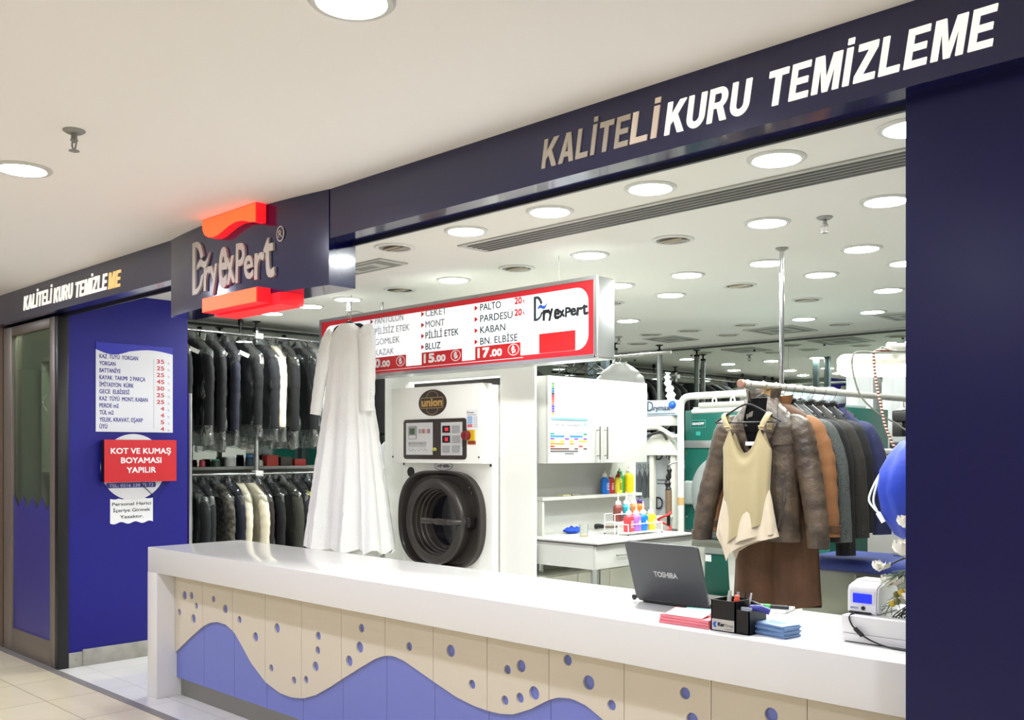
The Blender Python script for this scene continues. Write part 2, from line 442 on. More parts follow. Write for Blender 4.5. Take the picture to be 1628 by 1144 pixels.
HOLES = [(-5.99, .69, .029), (-5.895, .697, .024), (-5.831, .637, .022), (-6.063, .568, .022), (-5.869, .548, .03), (-5.607, .705, .021), (-5.461, .659, .028), (-5.291, .613, .023), (-5.107, .533, .029), (-4.871, .616, .029), (-4.933, .374, .022), (-4.695, .342, .022), (-4.575, .366, .022), (-4.456, .626, .024), (-4.461, .546, .022), (-4.482, .454, .028), (-4.064, .72, .023), (-4.08, .618, .03), (-4.172, .532, .029), (-3.677, .679, .022), (-3.372, .702, .029), (-3.226, .568, .022), (-2.997, .673, .021), (-2.913, .702, .027), (-3.013, .533, .022), (-2.92, .561, .023), (-2.835, .597, .03), (-2.643, .769, .023), (-2.529, .694, .03), (-2.41, .623, .022), (-2.059, .733, .023), (-2.027, .64, .026), (-1.7, .72, .026), (-1.45, .70, .03)]
pf = Pl((0, 3.080, 0))
for a, b in zip(SEAM, SEAM[1:]):
    a += .0015; b -= .0015
    m = MB(); rect(m, pf, a, .125, b, .832, 0, .012); fp = obj('front_panel', m, LILAC, t)
    n = 14; lower = [(a + (b - a) * i / n, wave(a + (b - a) * i / n)) for i in range(n + 1)]
    loops = [lower + [(b, .832), (a, .832)]]
    for hx, hz, hr in HOLES:
        if a < hx < b: loops.append([(hx + hr * math.cos(2 * math.pi * i / 24), hz + hr * math.sin(2 * math.pi * i / 24)) for i in range(24)])
    m = MB(); holed(m, loops, pf, .0125, .0245); obj('wave_facing', m, BEIGE, fp, label='beige facing with round holes and a wavy lower edge')

# ================================================================== SIGNS ON THE FRONT
LIT = mat('lit_letter', (120, 114, 106), .5, emit=(255, 246, 230), es=1.1)
LITW = mat('lit_letter_amber', (120, 100, 70), .5, emit=(255, 210, 130), es=.95)
HALF = mat('half_lit_letter', (214, 200, 184), .5, emit=(230, 205, 180), es=.28)
OFFL = mat('unlit_letter', (196, 186, 170), .5)
pfs = Pl((0, 2.72, 0))
def arc(cx, cy, r, a0, a1, n=8, ry=None): return [(cx + r * math.cos(R(a0 + (a1 - a0) * i / n)), cy + (ry or r) * math.sin(R(a0 + (a1 - a0) * i / n))) for i in range(n + 1)]
B_ = .19                                       # stem of the heavy grotesque capitals, cap height 1
CAPS = {
 'K': (.74, [[(0, 0), (B_, 0), (B_, .30), (.31, .42), (.53, 0), (.78, 0), (.45, .58), (.76, 1), (.50, 1), (B_, .57), (B_, 1), (0, 1)]]),
 'A': (.74, [[(0, 0), (.22, 0), (.275, .2), (.495, .2), (.55, 0), (.77, 0), (.50, 1), (.27, 1)], [(.325, .365), (.385, .70), (.445, .365)]]),
 'L': (.60, [[(0, 0), (.60, 0), (.60, .18), (B_, .18), (B_, 1), (0, 1)]]),
 'İ': (.205, [[(0, 0), (B_, 0), (B_, 1), (0, 1)], [(0, 1.09), (B_, 1.09), (B_, 1.25), (0, 1.25)]]),
 'T': (.66, [[(.23, 0), (.435, 0), (.435, .82), (.665, .82), (.665, 1), (0, 1), (0, .82), (.23, .82)]]),
 'E': (.62, [[(0, 0), (.63, 0), (.63, .175), (B_, .175), (B_, .415), (.57, .415), (.57, .585), (B_, .585), (B_, .825), (.61, .825), (.61, 1), (0, 1)]]),
 'U': (.70, [[(0, 1), (0, .33)] + arc(.35, .33, .35, 180, 360, 14, .345) + [(.70, 1), (.495, 1), (.495, .33)] + arc(.35, .33, .145, 360, 180, 10, .15) + [(B_, 1)]]),
 'R': (.72, [[(0, 0), (B_, 0), (B_, .40), (.33, .40), (.50, 0), (.74, 0), (.55, .42)] + arc(.42, .70, .28, -62, 90, 10, .30) + [(0, 1)], [(B_, .56), (B_, .835)] + arc(.40, .6975, .085, 90, -90, 8, .1375)]),
 'M': (.86, [[(0, 0), (.19, 0), (.19, .74), (.345, 0), (.515, 0), (.67, .74), (.67, 0), (.86, 0), (.86, 1), (.575, 1), (.43, .34), (.285, 1), (0, 1)]]),
 'Z': (.62, [[(0, 0), (.63, 0), (.63, .18), (.25, .18), (.62, .83), (.62, 1), (.03, 1), (.03, .82), (.37, .82), (0, .17)]])}
def letters(root, name, s, x0, x1, z, h, mt, label):
    m = MB(); gap = .135; tot = sum(CAPS[c][0] for c in s) + gap * (len(s) - 1); shr = .16
    k = (x1 - x0 - shr * h) / tot; u = 0.0
    for c in s:
        w_, loops = CAPS[c]
        tr = [[(x0 + (u + px_) * k + shr * py_ * h, z + py_ * h) for px_, py_ in lp] for lp in loops]
        if c == 'İ':
            for lp in tr: holed(m, [lp], pfs, 0, .005)
        else: holed(m, tr, pfs, 0, .005)
        u += w_ + gap
    return obj(name, m, mt, root, label=label)
t = thing('fascia_lettering', 'slanted raised words over the counter opening, right half glowing white', 'sign', (-1.66, 2.72, 2.72))
letters(t, 'lettering', 'KALİTE', -2.482, -2.055, 2.724, .108, OFFL, 'unlit grey letters')
letters(t, 'lettering', 'Lİ', -2.062, -1.93, 2.724, .108, HALF, 'dimly lit letters')
letters(t, 'lettering', 'KURU', -1.915, -1.577, 2.722, .108, LIT, 'glowing white letters')
letters(t, 'lettering', 'TEMİZLEME', -1.532, -.848, 2.722, .108, LIT, 'glowing white letters')
t = thing('fascia_lettering', 'small fully lit white words on the fascia above the glazed door', 'sign', (-7.06, 2.72, 2.72))
letters(t, 'lettering', 'KALİTELİ', -7.935, -7.36, 2.733, .108, LIT, 'glowing white letters')
letters(t, 'lettering', 'KURU', -7.33, -6.975, 2.727, .108, LIT, 'glowing white letters')
letters(t, 'lettering', 'TEMİZLE', -6.94, -6.40, 2.721, .108, LIT, 'glowing white letters')
letters(t, 'lettering', 'ME', -6.385, -6.19, 2.717, .108, LITW, 'amber tinted glowing letters')

def dryexpert(parts, pl, u, v, h, wd, n1, spec, bold=.014):
    """the shop's logo: a big D cut by a wave, then loose hand-drawn letters; parts = dict of mesh builders"""
    s = h; D = parts['D']
    k = wd / h
    # D as an outline split by the wave
    outer = [(0, 0), (0, 1.0)] + [(.20 * 1 + .30 * math.sin(R(a)) * 1.0, .55 + .45 * math.cos(R(a))) for a in (0, 20, 40, 60, 72)]
    inner = [(.38, .64), (.33, .76), (.26, .85), (.19, .90), (.135, .90), (.135, .10), (.19, .10), (.28, .14), (.35, .20), (.40, .32)]
    low = [(.50, .36), (.48, .26), (.42, .15), (.34, .07), (.2, 0)]
    prism(D, [(u + x * s, v + y * s) for x, y in outer + inner + low], pl, 0, n1)
    wv = parts['wave']
    up = [(.20, .46), (.25, .56), (.33, .63), (.42, .63), (.52, .58), (.60, .57), (.68, .62), (.76, .72)]
    dn = [(.70, .56), (.62, .46), (.54, .44), (.45, .48), (.37, .51), (.29, .49)]
    prism(wv, [(u + x * s, v + y * s) for x, y in up + dn], pl, n1 * .2, n1 * 1.15)
    T = parts['text']
    x = .50; avail = (k - x) / 8
    for (ch, v0, hh, rt), q in zip(spec, range(8)):
        text(T, ch, pl, u + (x + avail * (q + .06)) * s, v + v0 * s, 1, avail * s * .88, 0, n1, bold=bold, rot=rt, H=hh * s)
SPEC_TALL = [('r', .03, .42, -2), ('y', -.08, .52, 5), ('e', .01, .71, -3), ('x', .03, .47, 5), ('P', .03, .68, -2), ('e', .04, .40, 5), ('r', .02, .44, -2), ('t', .0, .67, 3)]
SPEC_LOW = [('r', .0, .39, -2), ('y', -.05, .44, 6), ('e', .0, .38, -4), ('x', .03, .26, 5), ('P', .02, .36, -2), ('e', .03, .28, 5), ('r', .02, .30, -3), ('t', .01, .39, 3)]

t = thing('bowed_sign_box', 'bowed navy sign box with silver logo and two red light boxes', 'sign', (-4.68, 2.72, 2.447))
m = MB(); NA = 14
def bow(x): q = (x + 4.6825) / .8105; return 2.72 - .065 * (1 - q * q) - .004
fr = [(-5.493 + 1.621 * i / NA) for i in range(NA + 1)]
pts = [(x, bow(x)) for x in fr] + [(-3.872, 2.874), (-5.493, 2.874)]
a = [m.b.verts.new((x, y, 2.447)) for x, y in pts]; c = [m.b.verts.new((x, y, 2.909)) for x, y in pts]
m.face(a); m.face(c)
for i in range(len(pts)): m.face([a[i], a[(i + 1) % len(pts)], c[(i + 1) % len(pts)], c[i]])
sign_box = t
obj('housing', m, NAVYG, t)
pl2 = Pl((0, 2.651, 0))
SILV = mat('silver_letter', (198, 190, 180), .4, .15)
P3 = {'D': MB(), 'wave': MB(), 'text': MB()}
dryexpert(P3, pl2, -5.118, 2.53, .295, .86, .012, SPEC_TALL)
for mmb in P3.values():
    for vtx in mmb.b.verts:                     # wrap the letters round the bowed face
        vtx.co.y += bow(vtx.co.x) - 2.651
obj('logo_initial', P3['D'], SILV, t); obj('logo_wave', P3['wave'], SILV, t); obj('logo_lettering', P3['text'], SILV, t)
m = MB(); plr = Pl((0, bow(-4.225), 0)); ring2(m, -4.225, 2.742, .034, .04, .006, plr, 0, .004); text(m, 'R', plr, -4.225, 2.724, .036, .03, 0, .004, .01, align='C'); obj('registered_mark', m, SILV, t)
REDF = mat('red_light_face', (255, 90, 50), .4, emit=(255, 84, 34), es=1.5)
REDS = mat('red_light_side', (240, 30, 40), .4, emit=(255, 24, 34), es=.95)
def lightbox(label, outline, y0, y1):
    m = MB(); prism(m, outline, Pl((0, y1, 0)), -.003, y1 - y0 - .001); r_ = obj('light_box', m, REDS, t, label=label)
    m = MB(); prism(m, [(x * .97 + .03 * sum(q[0] for q in outline) / len(outline), z * .96 + .04 * sum(q[1] for q in outline) / len(outline)) for x, z in outline], Pl((0, y0, 0)), 0, .003); obj('light_face', m, REDF, r_)
top = [(-4.895, 2.9085), (-4.895, 2.858), (-4.875, 2.826), (-4.83, 2.805), (-4.78, 2.797), (-4.73, 2.800), (-4.67, 2.815), (-4.61, 2.832), (-4.54, 2.842), (-4.47, 2.838), (-4.42, 2.826), (-4.38, 2.815), (-4.335, 2.81), (-4.335, 2.9085)]
lightbox('upper red light box with a wavy lower edge', top, 2.60, 2.652)
lightbox('lower red light box, long and straight', [(-4.868, 2.398), (-4.30, 2.398), (-4.30, 2.474), (-4.868, 2.474)], 2.585, 2.657)
m = MB(); box(m, -4.868, -4.212, 2.660, 2.80, 2.385, 2.4465); obj('light_box', m, REDS, t, label='red glowing base running under the sign')

# price list, red notice and small notices on the blue wall
pw = Pl((-7.48, 0, 0), '+X')
t = thing('price_list', 'white price list panel with a blue wavy top on the blue wall', 'sign', (-7.48, 3.4, 1.79))
wv = [(3.086 + .624 * i / 24, 2.458 + (-.032 * math.sin(math.pi * i / 10) if i < 10 else .022 * math.sin(math.pi * (i - 10) / 14) if i < 20 else .022 * math.sin(math.pi * (i - 10) / 14))) for i in range(25)]
m = MB(); prism(m, [(3.086, 1.792), (3.71, 1.792)] + [(u, v - .03) for u, v in wv[::-1]], pw, 0, .006); obj('panel', m, mat('sign_white', (226, 226, 232), .4), t)
m = MB(); prism(m, [(u, v - .03) for u, v in wv] + [(3.71, 2.486), (3.086, 2.486)], pw, 0, .006); obj('wave_band', m, mat('wave_blue', (28, 34, 168), .4), t)
INDIGO = mat('indigo_print', (56, 54, 150), .5)
rows = [('KAZ  TÜYÜ  YORGAN', '35'), ('YORGAN', '25'), ('BATTANİYE', '25'), ('KAYAK  TAKIMI  2 PARÇA', '45'), ('İMİTASYON  KÜRK', '30'), ('GECE  ELBİSESİ', '25'), ('KAZ  TÜYÜ  MONT, KABAN', '25'), ('PERDE m2', '4'), ('TÜL m2', '4'), ('YELEK, KRAVAT, EŞARP', '5'), ('ÜTÜ', '4')]
wid = [.305, .125, .165, .365, .27, .235, .385, .15, .11, .345, .06]
m = MB(); m2 = MB(); m3 = MB()
for i, (a, b) in enumerate(rows):
    v = 2.362 - .0545 * i
    text(m, a, pw, 3.113, v, .031, wid[i], .006, .0068, .014)
    text(m2, b, pw, 3.636, v - .012, .031, .062 if len(b) == 2 else .029, .006, .0068, .02, align='R')
    text(m3, 'TL', pw, 3.664, v - .016, .016, .022, .006, .0068)
rect(m3, pw, 3.547, 1.82, 3.549, 2.385, .006, .0066)
obj('item_lettering', m, INDIGO, t); obj('price_lettering', m2, mat('price_red', (196, 40, 48), .5), t, label='red prices'); obj('currency_lettering', m3, mat('grey_print', (130, 130, 140), .5), t)
t = thing('round_notice', 'round white plaque half hidden behind the red notice on the blue wall', 'sign', (-7.48, 3.385, 1.27))
m = MB(); prism(m, oval(3.385, 1.515, .262, .262, 48), pw, 0, .006); obj('disc', m, mat('disc_white', (236, 236, 238), .4), t)
m = MB(); prism(m, rrect(3.165, 1.352, 3.565, 1.392, .012), pw, .006, .009); obj('phone_band', m, mat('band_blue', (52, 54, 140), .4), t)
m = MB(); text(m, 'TEL: 0216 338 75 73', pw, 3.187, 1.36, .024, .355, .009, .0096, .012); obj('phone_lettering', m, mat('pale_lilac_print', (200, 196, 226), .5), t)
t = thing('red_notice', 'red rectangular notice box with three lines of white capitals', 'sign', (-7.47, 3.4, 1.4))
m = MB(); box(m, -7.469, -7.40, 3.12, 3.70, 1.402, 1.728, .003); obj('case', m, BLACK, t)
pr = Pl((-7.40, 0, 0), '+X')
m = MB(); rect(m, pr, 3.118, 1.400, 3.702, 1.730, 0, .006); obj('front_face', m, mat('notice_red', (206, 34, 44), .4), t)
m = MB()
for s, v, w_ in (('KOT VE KUMAŞ', 1.622, .485), ('BOYAMASI', 1.548, .325), ('YAPILIR', 1.472, .235)): text(m, s, pr, 3.41, v, .042, w_, .006, .0075, .022, align='C')
obj('lettering', m, WHITEP, t)
t = thing('paper_notice', 'small white paper notice with scalloped edges under the red notice', 'sign', (-7.48, 3.37, 1.07))
up = [(3.198 + .345 * i / 30, 1.268 - .006 * abs(math.sin(math.pi * i / 6))) for i in range(31)]; dn = [(3.543 - .345 * i / 30, 1.076 + .008 * math.sin(2 * math.pi * i / 10)) for i in range(31)]
m = MB(); prism(m, up + dn, pw, 0, .003); obj('paper', m, WHITEP, t)
m = MB()
for s, v, w_ in (('Personel Harici', 1.213, .315), ('İçeriye Girmek', 1.163, .30), ('Yasaktır.', 1.112, .19)): text(m, s, pw, 3.37, v, .024, w_, .003, .0038, .012, align='C')
obj('lettering', m, INK, t)
m = MB(); tube(m, smooth_pts([(-7.4, 3.42, 1.402), (-7.46, 3.45, 1.37), (-7.47, 3.53, 1.295), (-7.474, 3.545, 1.268)]), .003, 6); one('sign_cable', m, BLACK, 'thin black cable dangling below the red notice on the blue wall', 'cable')

# ================================================================== CEILING FITTINGS
EM = mat('shop_lamp', (255, 255, 255), .5, emit=(250, 255, 253), es=SHOP_L)
EMM = mat('mall_lamp', (255, 255, 255), .5, emit=(229, 234, 255), es=MALL_L)
TRIM = mat('lamp_trim', (206, 206, 200), .4)
REFL = mat('lamp_reflector', (122, 116, 104), .22, .8)
def lamp_master(lit, z, em):
    t = thing('recessed_downlight', 'x', 'downlight', (0, 0, z))
    m = MB(); lathe(m, [(.094, -.004), (.100, -.010), (.116, -.010), (.124, -.003), (.124, 0), (.090, 0)], (0, 0, 0), 'Z', 32); obj('trim_ring', m, TRIM, t, False)
    if lit:
        m = MB(); lathe(m, [(.094, -.001), (.088, -.006), (0, -.008)], (0, 0, 0), 'Z', 32); obj('lamp', m, em, t, False)
    else:
        m = MB(); lathe(m, [(.096, -.006), (.07, -.003), (.04, -.0015), (0, -.001)], (0, 0, 0), 'Z', 32); obj('reflector', m, REFL, t, False)
        m = MB(); tube(m, [(-.075, .02, -.006), (.075, .02, -.006)], .008, 8); tube(m, [(-.075, -.02, -.006), (.075, -.02, -.006)], .008, 8); obj('lamp', m, mat('unlit_tube', (176, 168, 148), .4), t, False)
    return t
GX = lambda k: -2.655 - .6295 * k
rowsL = [(3.66, 'front ceiling row by the fascia', [(-1.452, 1), (-2.012, 1), (-2.657, 1), (-3.286, 1), (-3.912, 1), (-4.542, 0)]),
         (4.65, 'second ceiling row from the front', [(-1.967, 1), (-2.611, 1), (-3.216, 0), (-3.84, 1), (-4.473, 0), (-5.1, 1), (-5.706, 0), (-6.37, 1), (-6.903, 1), (-7.509, 1)]),
         (5.65, 'third ceiling row from the front', [(-2.539, 1), (-3.18, 1), (-3.79, 1), (-4.393, 1)]),
         (6.285, 'fourth ceiling row from the front', [(-2.524, 1), (-3.116, 1), (-3.752, 0), (-4.373, 1), (-4.975, 0)]),
         (7.26, 'fifth ceiling row from the front', [(-3.054, 1), (-3.72, 0), (-5.532, 1)]),
         (8.3, 'sixth ceiling row from the front', [(-3.633, 1), (-4.285, 1), (-4.896, 0), (-5.542, 0), (-6.022, 0)]),
         (8.905, 'last ceiling row before the mirror', [(-4.219, 0), (-5.462, 0), (-6.647, 0)])]
LM = {}
for y, rn, ls in rowsL:
    for i, (x, lit) in enumerate(ls):
        lb = '%s downlight, %s from the right in the %s' % ('glowing' if lit else 'unlit', ORD[i], rn)
        gr = 'recessed ceiling downlights in the shop'
        if lit not in LM:
            LM[lit] = lamp_master(lit, 2.87, EM); LM[lit].location = (x, y, 2.87); LM[lit]['label'] = lb; LM[lit]['group'] = gr
        else: dup(LM[lit], (x, y, 2.87), 0, lb, gr)
for x, y in ((-5.96, 7.26), (-6.63, 7.26), (-7.3, 7.26), (-6.6, 5.65), (-7.2, 5.65), (-7.3, 8.3), (-7.8, 6.285)):
    dup(LM[1], (x, y, 2.87), 0, 'glowing downlight behind the price sign, seen only in the mirrors', 'downlights behind the price sign')
m_ = dup(LM[1], (-8.35, 3.08, 2.87), 0, 'added unseen downlight brightening the store behind the glazed door'); del m_['group']  # added lamp, out of view, to lighten what shows through the door glass
ML = None
for x, y, lb in [(-4.576, 1.563, 'glowing warm downlight in the mall ceiling at the left edge'), (-2.20, 1.62, 'glowing warm downlight at the top edge of the mall ceiling'), (.2, 1.6, ''), (2.8, 1.6, ''), (-7.0, 1.56, ''), (-9.4, 1.56, ''),
                 (-9.4, -1.2, ''), (-7.0, -1.2, ''), (-4.576, -1.2, ''), (-2.2, -1.2, ''), (.2, -1.2, ''), (2.8, -1.2, ''), (-4.576, -3.8, ''), (-2.2, -3.8, ''), (.2, -3.8, ''), (-7, -3.8, ''), (2.8, -3.8, '')]:
    lb = lb or 'warm downlight in the mall ceiling outside the picture'
    if ML is None:
        ML = lamp_master(1, 2.91, EMM); ML.location = (x, y, 2.91); ML['label'] = lb; ML['group'] = 'mall ceiling downlights'
    else: dup(ML, (x, y, 2.91), 0, lb, 'mall ceiling downlights')

def sprinkler(x, y, z, label):
    t = thing('fire_sprinkler', label, 'sprinkler', (x, y, z), group='fire sprinklers')
    m = MB(); lathe(m, [(0, -.012), (.03, -.012), (.042, -.004), (.042, 0), (0, 0)], (0, 0, 0), 'Z', 20); obj('escutcheon', m, GREYM, t, False)
    m = MB(); lathe(m, [(.012, -.01), (.012, -.035), (.016, -.04), (.010, -.048), (0, -.05)], (0, 0, 0), 'Z', 12)
    tube(m, smooth_pts([(-.012, 0, -.035), (-.02, 0, -.055), (-.006, 0, -.078)]), .0035, 6); tube(m, smooth_pts([(.012, 0, -.035), (.02, 0, -.055), (.006, 0, -.078)]), .0035, 6); obj('head', m, GREYM, t, False)
    m = MB(); lathe(m, [(0, -.076), (.008, -.076), (.020, -.080), (.020, -.083), (0, -.083)], (0, 0, 0), 'Z', 16); obj('deflector', m, GREYM, t, False)
sprinkler(-3.881, 1.517, 2.91, 'fire sprinkler in the cream mall ceiling')
sprinkler(-2.337, 4.758, 2.87, 'fire sprinkler in the shop ceiling right of the chrome pole')
sprinkler(-6.444, 4.713, 2.87, 'fire sprinkler in the ceiling above the left end of the price sign')
sprinkler(-6.395, 8.236, 2.87, 'fire sprinkler near the mirror beyond the price sign end')

t = thing('linear_air_diffuser', 'long slotted air diffuser running across the shop ceiling', 'vent', (-2.4, 4.0, 2.87))
m = MB(); box(m, -4.23, -.9, 3.885, 4.125, 2.862, 2.8695); obj('frame', m, mat('diffuser_frame', (178, 178, 170), .5), t)
for i in range(5):
    y = 3.915 + i * .042
    m = MB(); box(m, -4.18, -.9, y, y + .026, 2.8595, 2.8625); obj('slot', m, mat('diffuser_slot', (70, 70, 66), .6), t)
def square_vent(x0, x1, y0, y1, label):
    t = thing('ceiling_vent', label, 'vent', ((x0 + x1) / 2, (y0 + y1) / 2, 2.87), group='square ceiling vents')
    m = MB(); box(m, x0, x1, y0, y1, 2.860, 2.8695, .003); obj('frame', m, MATS['diffuser_frame'], t)
    cx, cy, sx, sy = (x0 + x1) / 2, (y0 + y1) / 2, (x1 - x0) / 2, (y1 - y0) / 2
    for k in (.86, .6, .34):
        m = MB(); box(m, cx - sx * k, cx + sx * k, cy - sy * k, cy + sy * k, 2.859 - .003 * (1 - k), 2.8605)
        obj('louvre', m, mat('vent_grey', (118, 118, 110), .5) if k != .6 else MATS['diffuser_frame'], t)
square_vent(-5.45, -4.86, 3.80, 4.03, 'flat rectangular ceiling vent right of the bowed sign box')
square_vent(-5.12, -4.58, 8.62, 9.18, 'square ceiling vent near the mirror behind the chrome pole')
square_vent(-6.32, -5.9, 8.55, 9.03, 'square ceiling vent near the mirror beside the steel rack pole')
square_vent(-3.72, -3.2, 8.5, 9.0, 'square ceiling vent above the hanging fluorescent lamp')
m = MB(); lathe(m, [(.09, -.001), (.085, -.02), (.05, -.028), (0, -.03)], (-4.93, 6.0, 2.87), 'Z', 24); one('smoke_detector', m, mat('detector_white', (222, 218, 206), .5), 'low round detector on the ceiling just past the price sign', 'detector')

# ================================================================== MACHINE ENCLOSURE AND DRY CLEANING MACHINE
m = MB()
box(m, -5.95, -5.70, 4.70, 4.74, 0, 2.30); box(m, -4.68, -4.355, 4.70, 4.72, 0, 2.30); box(m, -5.70, -4.68, 4.70, 4.74, 2.168, 2.30)
struct('wall_machine', m, WALLW)
m = MB(); box(m, -4.66, -4.60, 4.72, 6.14, 0, 2.14); struct('wall_cabinet', m, WHITE)
m = MB(); box(m, -5.95, -5.91, 4.74, 6.4, 0, 2.30); struct('wall_machine_side', m, WALLW)

t = thing('dry_cleaning_machine', 'large cream dry cleaning machine with round black loading door', 'machine', (-5.19, 4.9, 0))
mach = t
CRM = mat('machine_enamel', (250, 249, 242), .38)
m = MB(); box(m, -5.665, -4.704, 4.80, 5.85, .02, 1.60, .006); box(m, -5.665, -5.645, 4.67, 4.80, .02, 1.60); box(m, -4.724, -4.704, 4.67, 4.80, .02, 1.60); obj('body', m, CRM, t)
m = MB(); holed(m, [[(-5.665, .02), (-4.704, .02), (-4.704, 1.60), (-5.665, 1.60)], oval(-5.212, 1.137, .285, .285, 64)[::-1]], Pl((0, 4.67, 0)), 0, .02); obj('front_plate', m, CRM, t)
m = MB(); box(m, -5.677, -4.706, 4.55, 4.648, 1.556, 2.108, .004); box(m, -5.665, -4.70, 4.648, 5.6, 1.60, 2.10, .004); obj('control_housing', m, CRM, t)
m = MB(); box(m, -5.62, -4.69, 4.72, 5.0, 2.101, 2.15); obj('recess_shade_box', m, DARKG, t)  # dark box standing in for the shade in the recess above the machine
p5 = Pl((0, 4.55, 0)); p6 = Pl((0, 4.65, 0))
for x, z in ((-5.665, 1.60), (-4.735, 1.60)):
    m = MB(); lathe(m, [(0, .004), (.007, .003), (.007, 0)], (x, 4.55, z), 'Y', 10); obj('housing_screw', m, BLACK, t)
BROWNP = mat('brown_black_panel', (58, 50, 46), .35); GOLD = mat('gold_print', (196, 158, 92), .4, .3); PGREY = mat('panel_grey', (206, 206, 204), .45)
m = MB(); prism(m, oval(-5.213, 1.989, .150, .094, 48), p5, 0, .004); em = obj('oval_emblem', m, BROWNP, t)
m = MB(); rr = rrect(-5.335, 1.949, -5.095, 2.027, .008)
for lp, wd in ((rr, .004),):
    holed(m, [lp, rrect(-5.331, 1.953, -5.099, 2.023, .006)[::-1]], p5, .004, .0055)
ring2(m, -5.213, 2.03, .062, .042, .003, p5, .004, .005); ring2(m, -5.213, 1.946, .062, .042, .003, p5, .004, .005); obj('emblem_outline', m, GOLD, em)
m = MB(); rect(m, p5, -5.331, 1.953, -5.099, 2.023, .0056, .0062); obj('emblem_field', m, BROWNP, em)
m = MB(); text(m, 'union', p5, -5.213, 1.966, .052, .215, .006, .0085, .05, align='C'); obj('emblem_lettering', m, GOLD, em)
m = MB(); prism(m, rrect(-5.533, 1.584, -4.856, 1.872, .025), p5, 0, .006); cp = obj('control_panel', m, BROWNP, t)
m = MB(); rect(m, p5, -5.50, 1.615, -5.205, 1.848, .006, .009); obj('instrument_plate', m, PGREY, cp)
m = MB(); rect(m, p5, -5.114, 1.613, -4.894, 1.845, .006, .009); obj('button_plate', m, PGREY, cp)
m = MB(); prism(m, rrect(-5.469, 1.730, -5.378, 1.824, .006), p5, .009, .014); obj('computer_unit', m, mat('unit_grey', (150, 150, 150), .5), cp)
m = MB(); rect(m, p5, -5.453, 1.765, -5.397, 1.808, .014, .0155); obj('unit_screen', m, mat('lcd_green', (58, 84, 58), .3), cp)
m = MB(); rect(m, p5, -5.462, 1.734, -5.385, 1.755, .014, .0155); obj('unit_keys', m, mat('key_grey', (210, 206, 206), .5), cp)
strip = [(120, 116, 120), (190, 178, 180), (205, 120, 112), (120, 116, 130), (206, 178, 130), (190, 190, 200), (200, 104, 110), (130, 124, 130)]
for i, c in enumerate(strip):
    m = MB(); rect(m, p5, -5.352 + i * .0153, 1.770, -5.352 + i * .0153 + .0125, 1.801, .009, .0105); obj('button', m, mat('keycol_%d' % i, c, .5), cp)
for i in range(10):
    m = MB(); u = -5.47 + i * .0205; rect(m, p5, u, 1.690, u + .014, 1.708, .009, .013); rect(m, p5, u + .004, 1.672, u + .010, 1.690, .009, .012); obj('button', m, mat('switch_grey', (168, 168, 166), .5), cp)
for i in range(10):
    m = MB(); u = -5.47 + i * .0225; lathe(m, [(0, .006), (.004, .005), (.005, 0)], (u + .006, 4.541, 1.655 - (.008 if i % 2 else 0)), 'Y', 10); obj('button', m, MATS['switch_grey'], cp)
for r_ in range(3):
    for c_ in range(2):
        u = -5.095 + c_ * .101; v = 1.772 - r_ * .070
        dark = c_ == 0 and r_ < 2
        m = MB(); prism(m, rrect(u, v, u + .078, v + .049, .004), p5, .009, .014); bt = obj('display', m, mat('meter_dark', (36, 32, 34), .3) if dark else mat('meter_grey', (164, 164, 164), .4), cp)
        if dark:
            m = MB(); text(m, '01' if r_ == 0 else '12', p5, u + .032, v + .014, .02, .026, .014, .0152, .03); obj('red_digits', m, mat('red_digit', (255, 60, 70), .4, emit=(255, 30, 50), es=1.6), bt)
m = MB(); lathe(m, [(0, .018), (.011, .017), (.013, .006), (.013, 0)], (-5.178, 4.544, 1.655), 'Y', 16); obj('panel_lock', m, mat('lock_yellow', (190, 190, 84), .4), cp)
m = MB(); prism(m, rrect(-4.856, 1.787, -4.737, 1.926, .008), p5, 0, .002); st = obj('sticker', m, WHITEP, t)
m = MB()
for i in range(5): rect(m, p5, -4.848, 1.872 - i * .013, -4.797, 1.881 - i * .013, .002, .0026)
obj('sticker_print', m, mat('sticker_blue', (110, 160, 214), .5), st)
m = MB()
for i in range(6): rect(m, p5, -4.787, 1.872 - i * .013, -4.748, 1.877 - i * .013, .002, .0026)
obj('sticker_print', m, mat('sticker_grey', (180, 180, 196), .5), st)
m = MB(); rect(m, p5, -4.848, 1.806, -4.797, 1.826, .002, .0027); obj('sticker_print', m, mat('sticker_pink', (216, 110, 120), .5), st)
m = MB(); text(m, 'D', p5, -4.85, 1.900, .018, .012, .002, .0026, .01); rect(m, p5, -4.832, 1.904, -4.782, 1.909, .002, .0026); rect(m, p5, -4.846, 1.890, -4.76, 1.893, .002, .0026); obj('sticker_print', m, INK, st)
m = MB(); rect(m, p5, -4.835, 1.714, -4.772, 1.786, 0, .012); sw = obj('main_switch', m, mat('switch_yellow', (226, 182, 34), .4), t)
m = MB(); lathe(m, [(0, .042), (.026, .04), (.031, .03), (.033, .012), (.033, 0)], (-4.836, 4.538, 1.750), 'Y', 24); box(m, -4.842, -4.830, 4.490, 4.50, 1.725, 1.775, .002); obj('switch_knob', m, mat('knob_maroon', (120, 24, 30), .35), sw)
m = MB(); rect(m, p5, -4.845, 1.687, -4.765, 1.712, 0, .003); obj('warning_plate', m, mat('plate_rust', (180, 82, 40), .5), t)
m = MB(); text(m, 'DİKKAT', p5, -4.805, 1.695, .011, .06, .003, .0036, .02, align='C'); obj('plate_lettering', m, mat('plate_print', (110, 40, 20), .5), t)
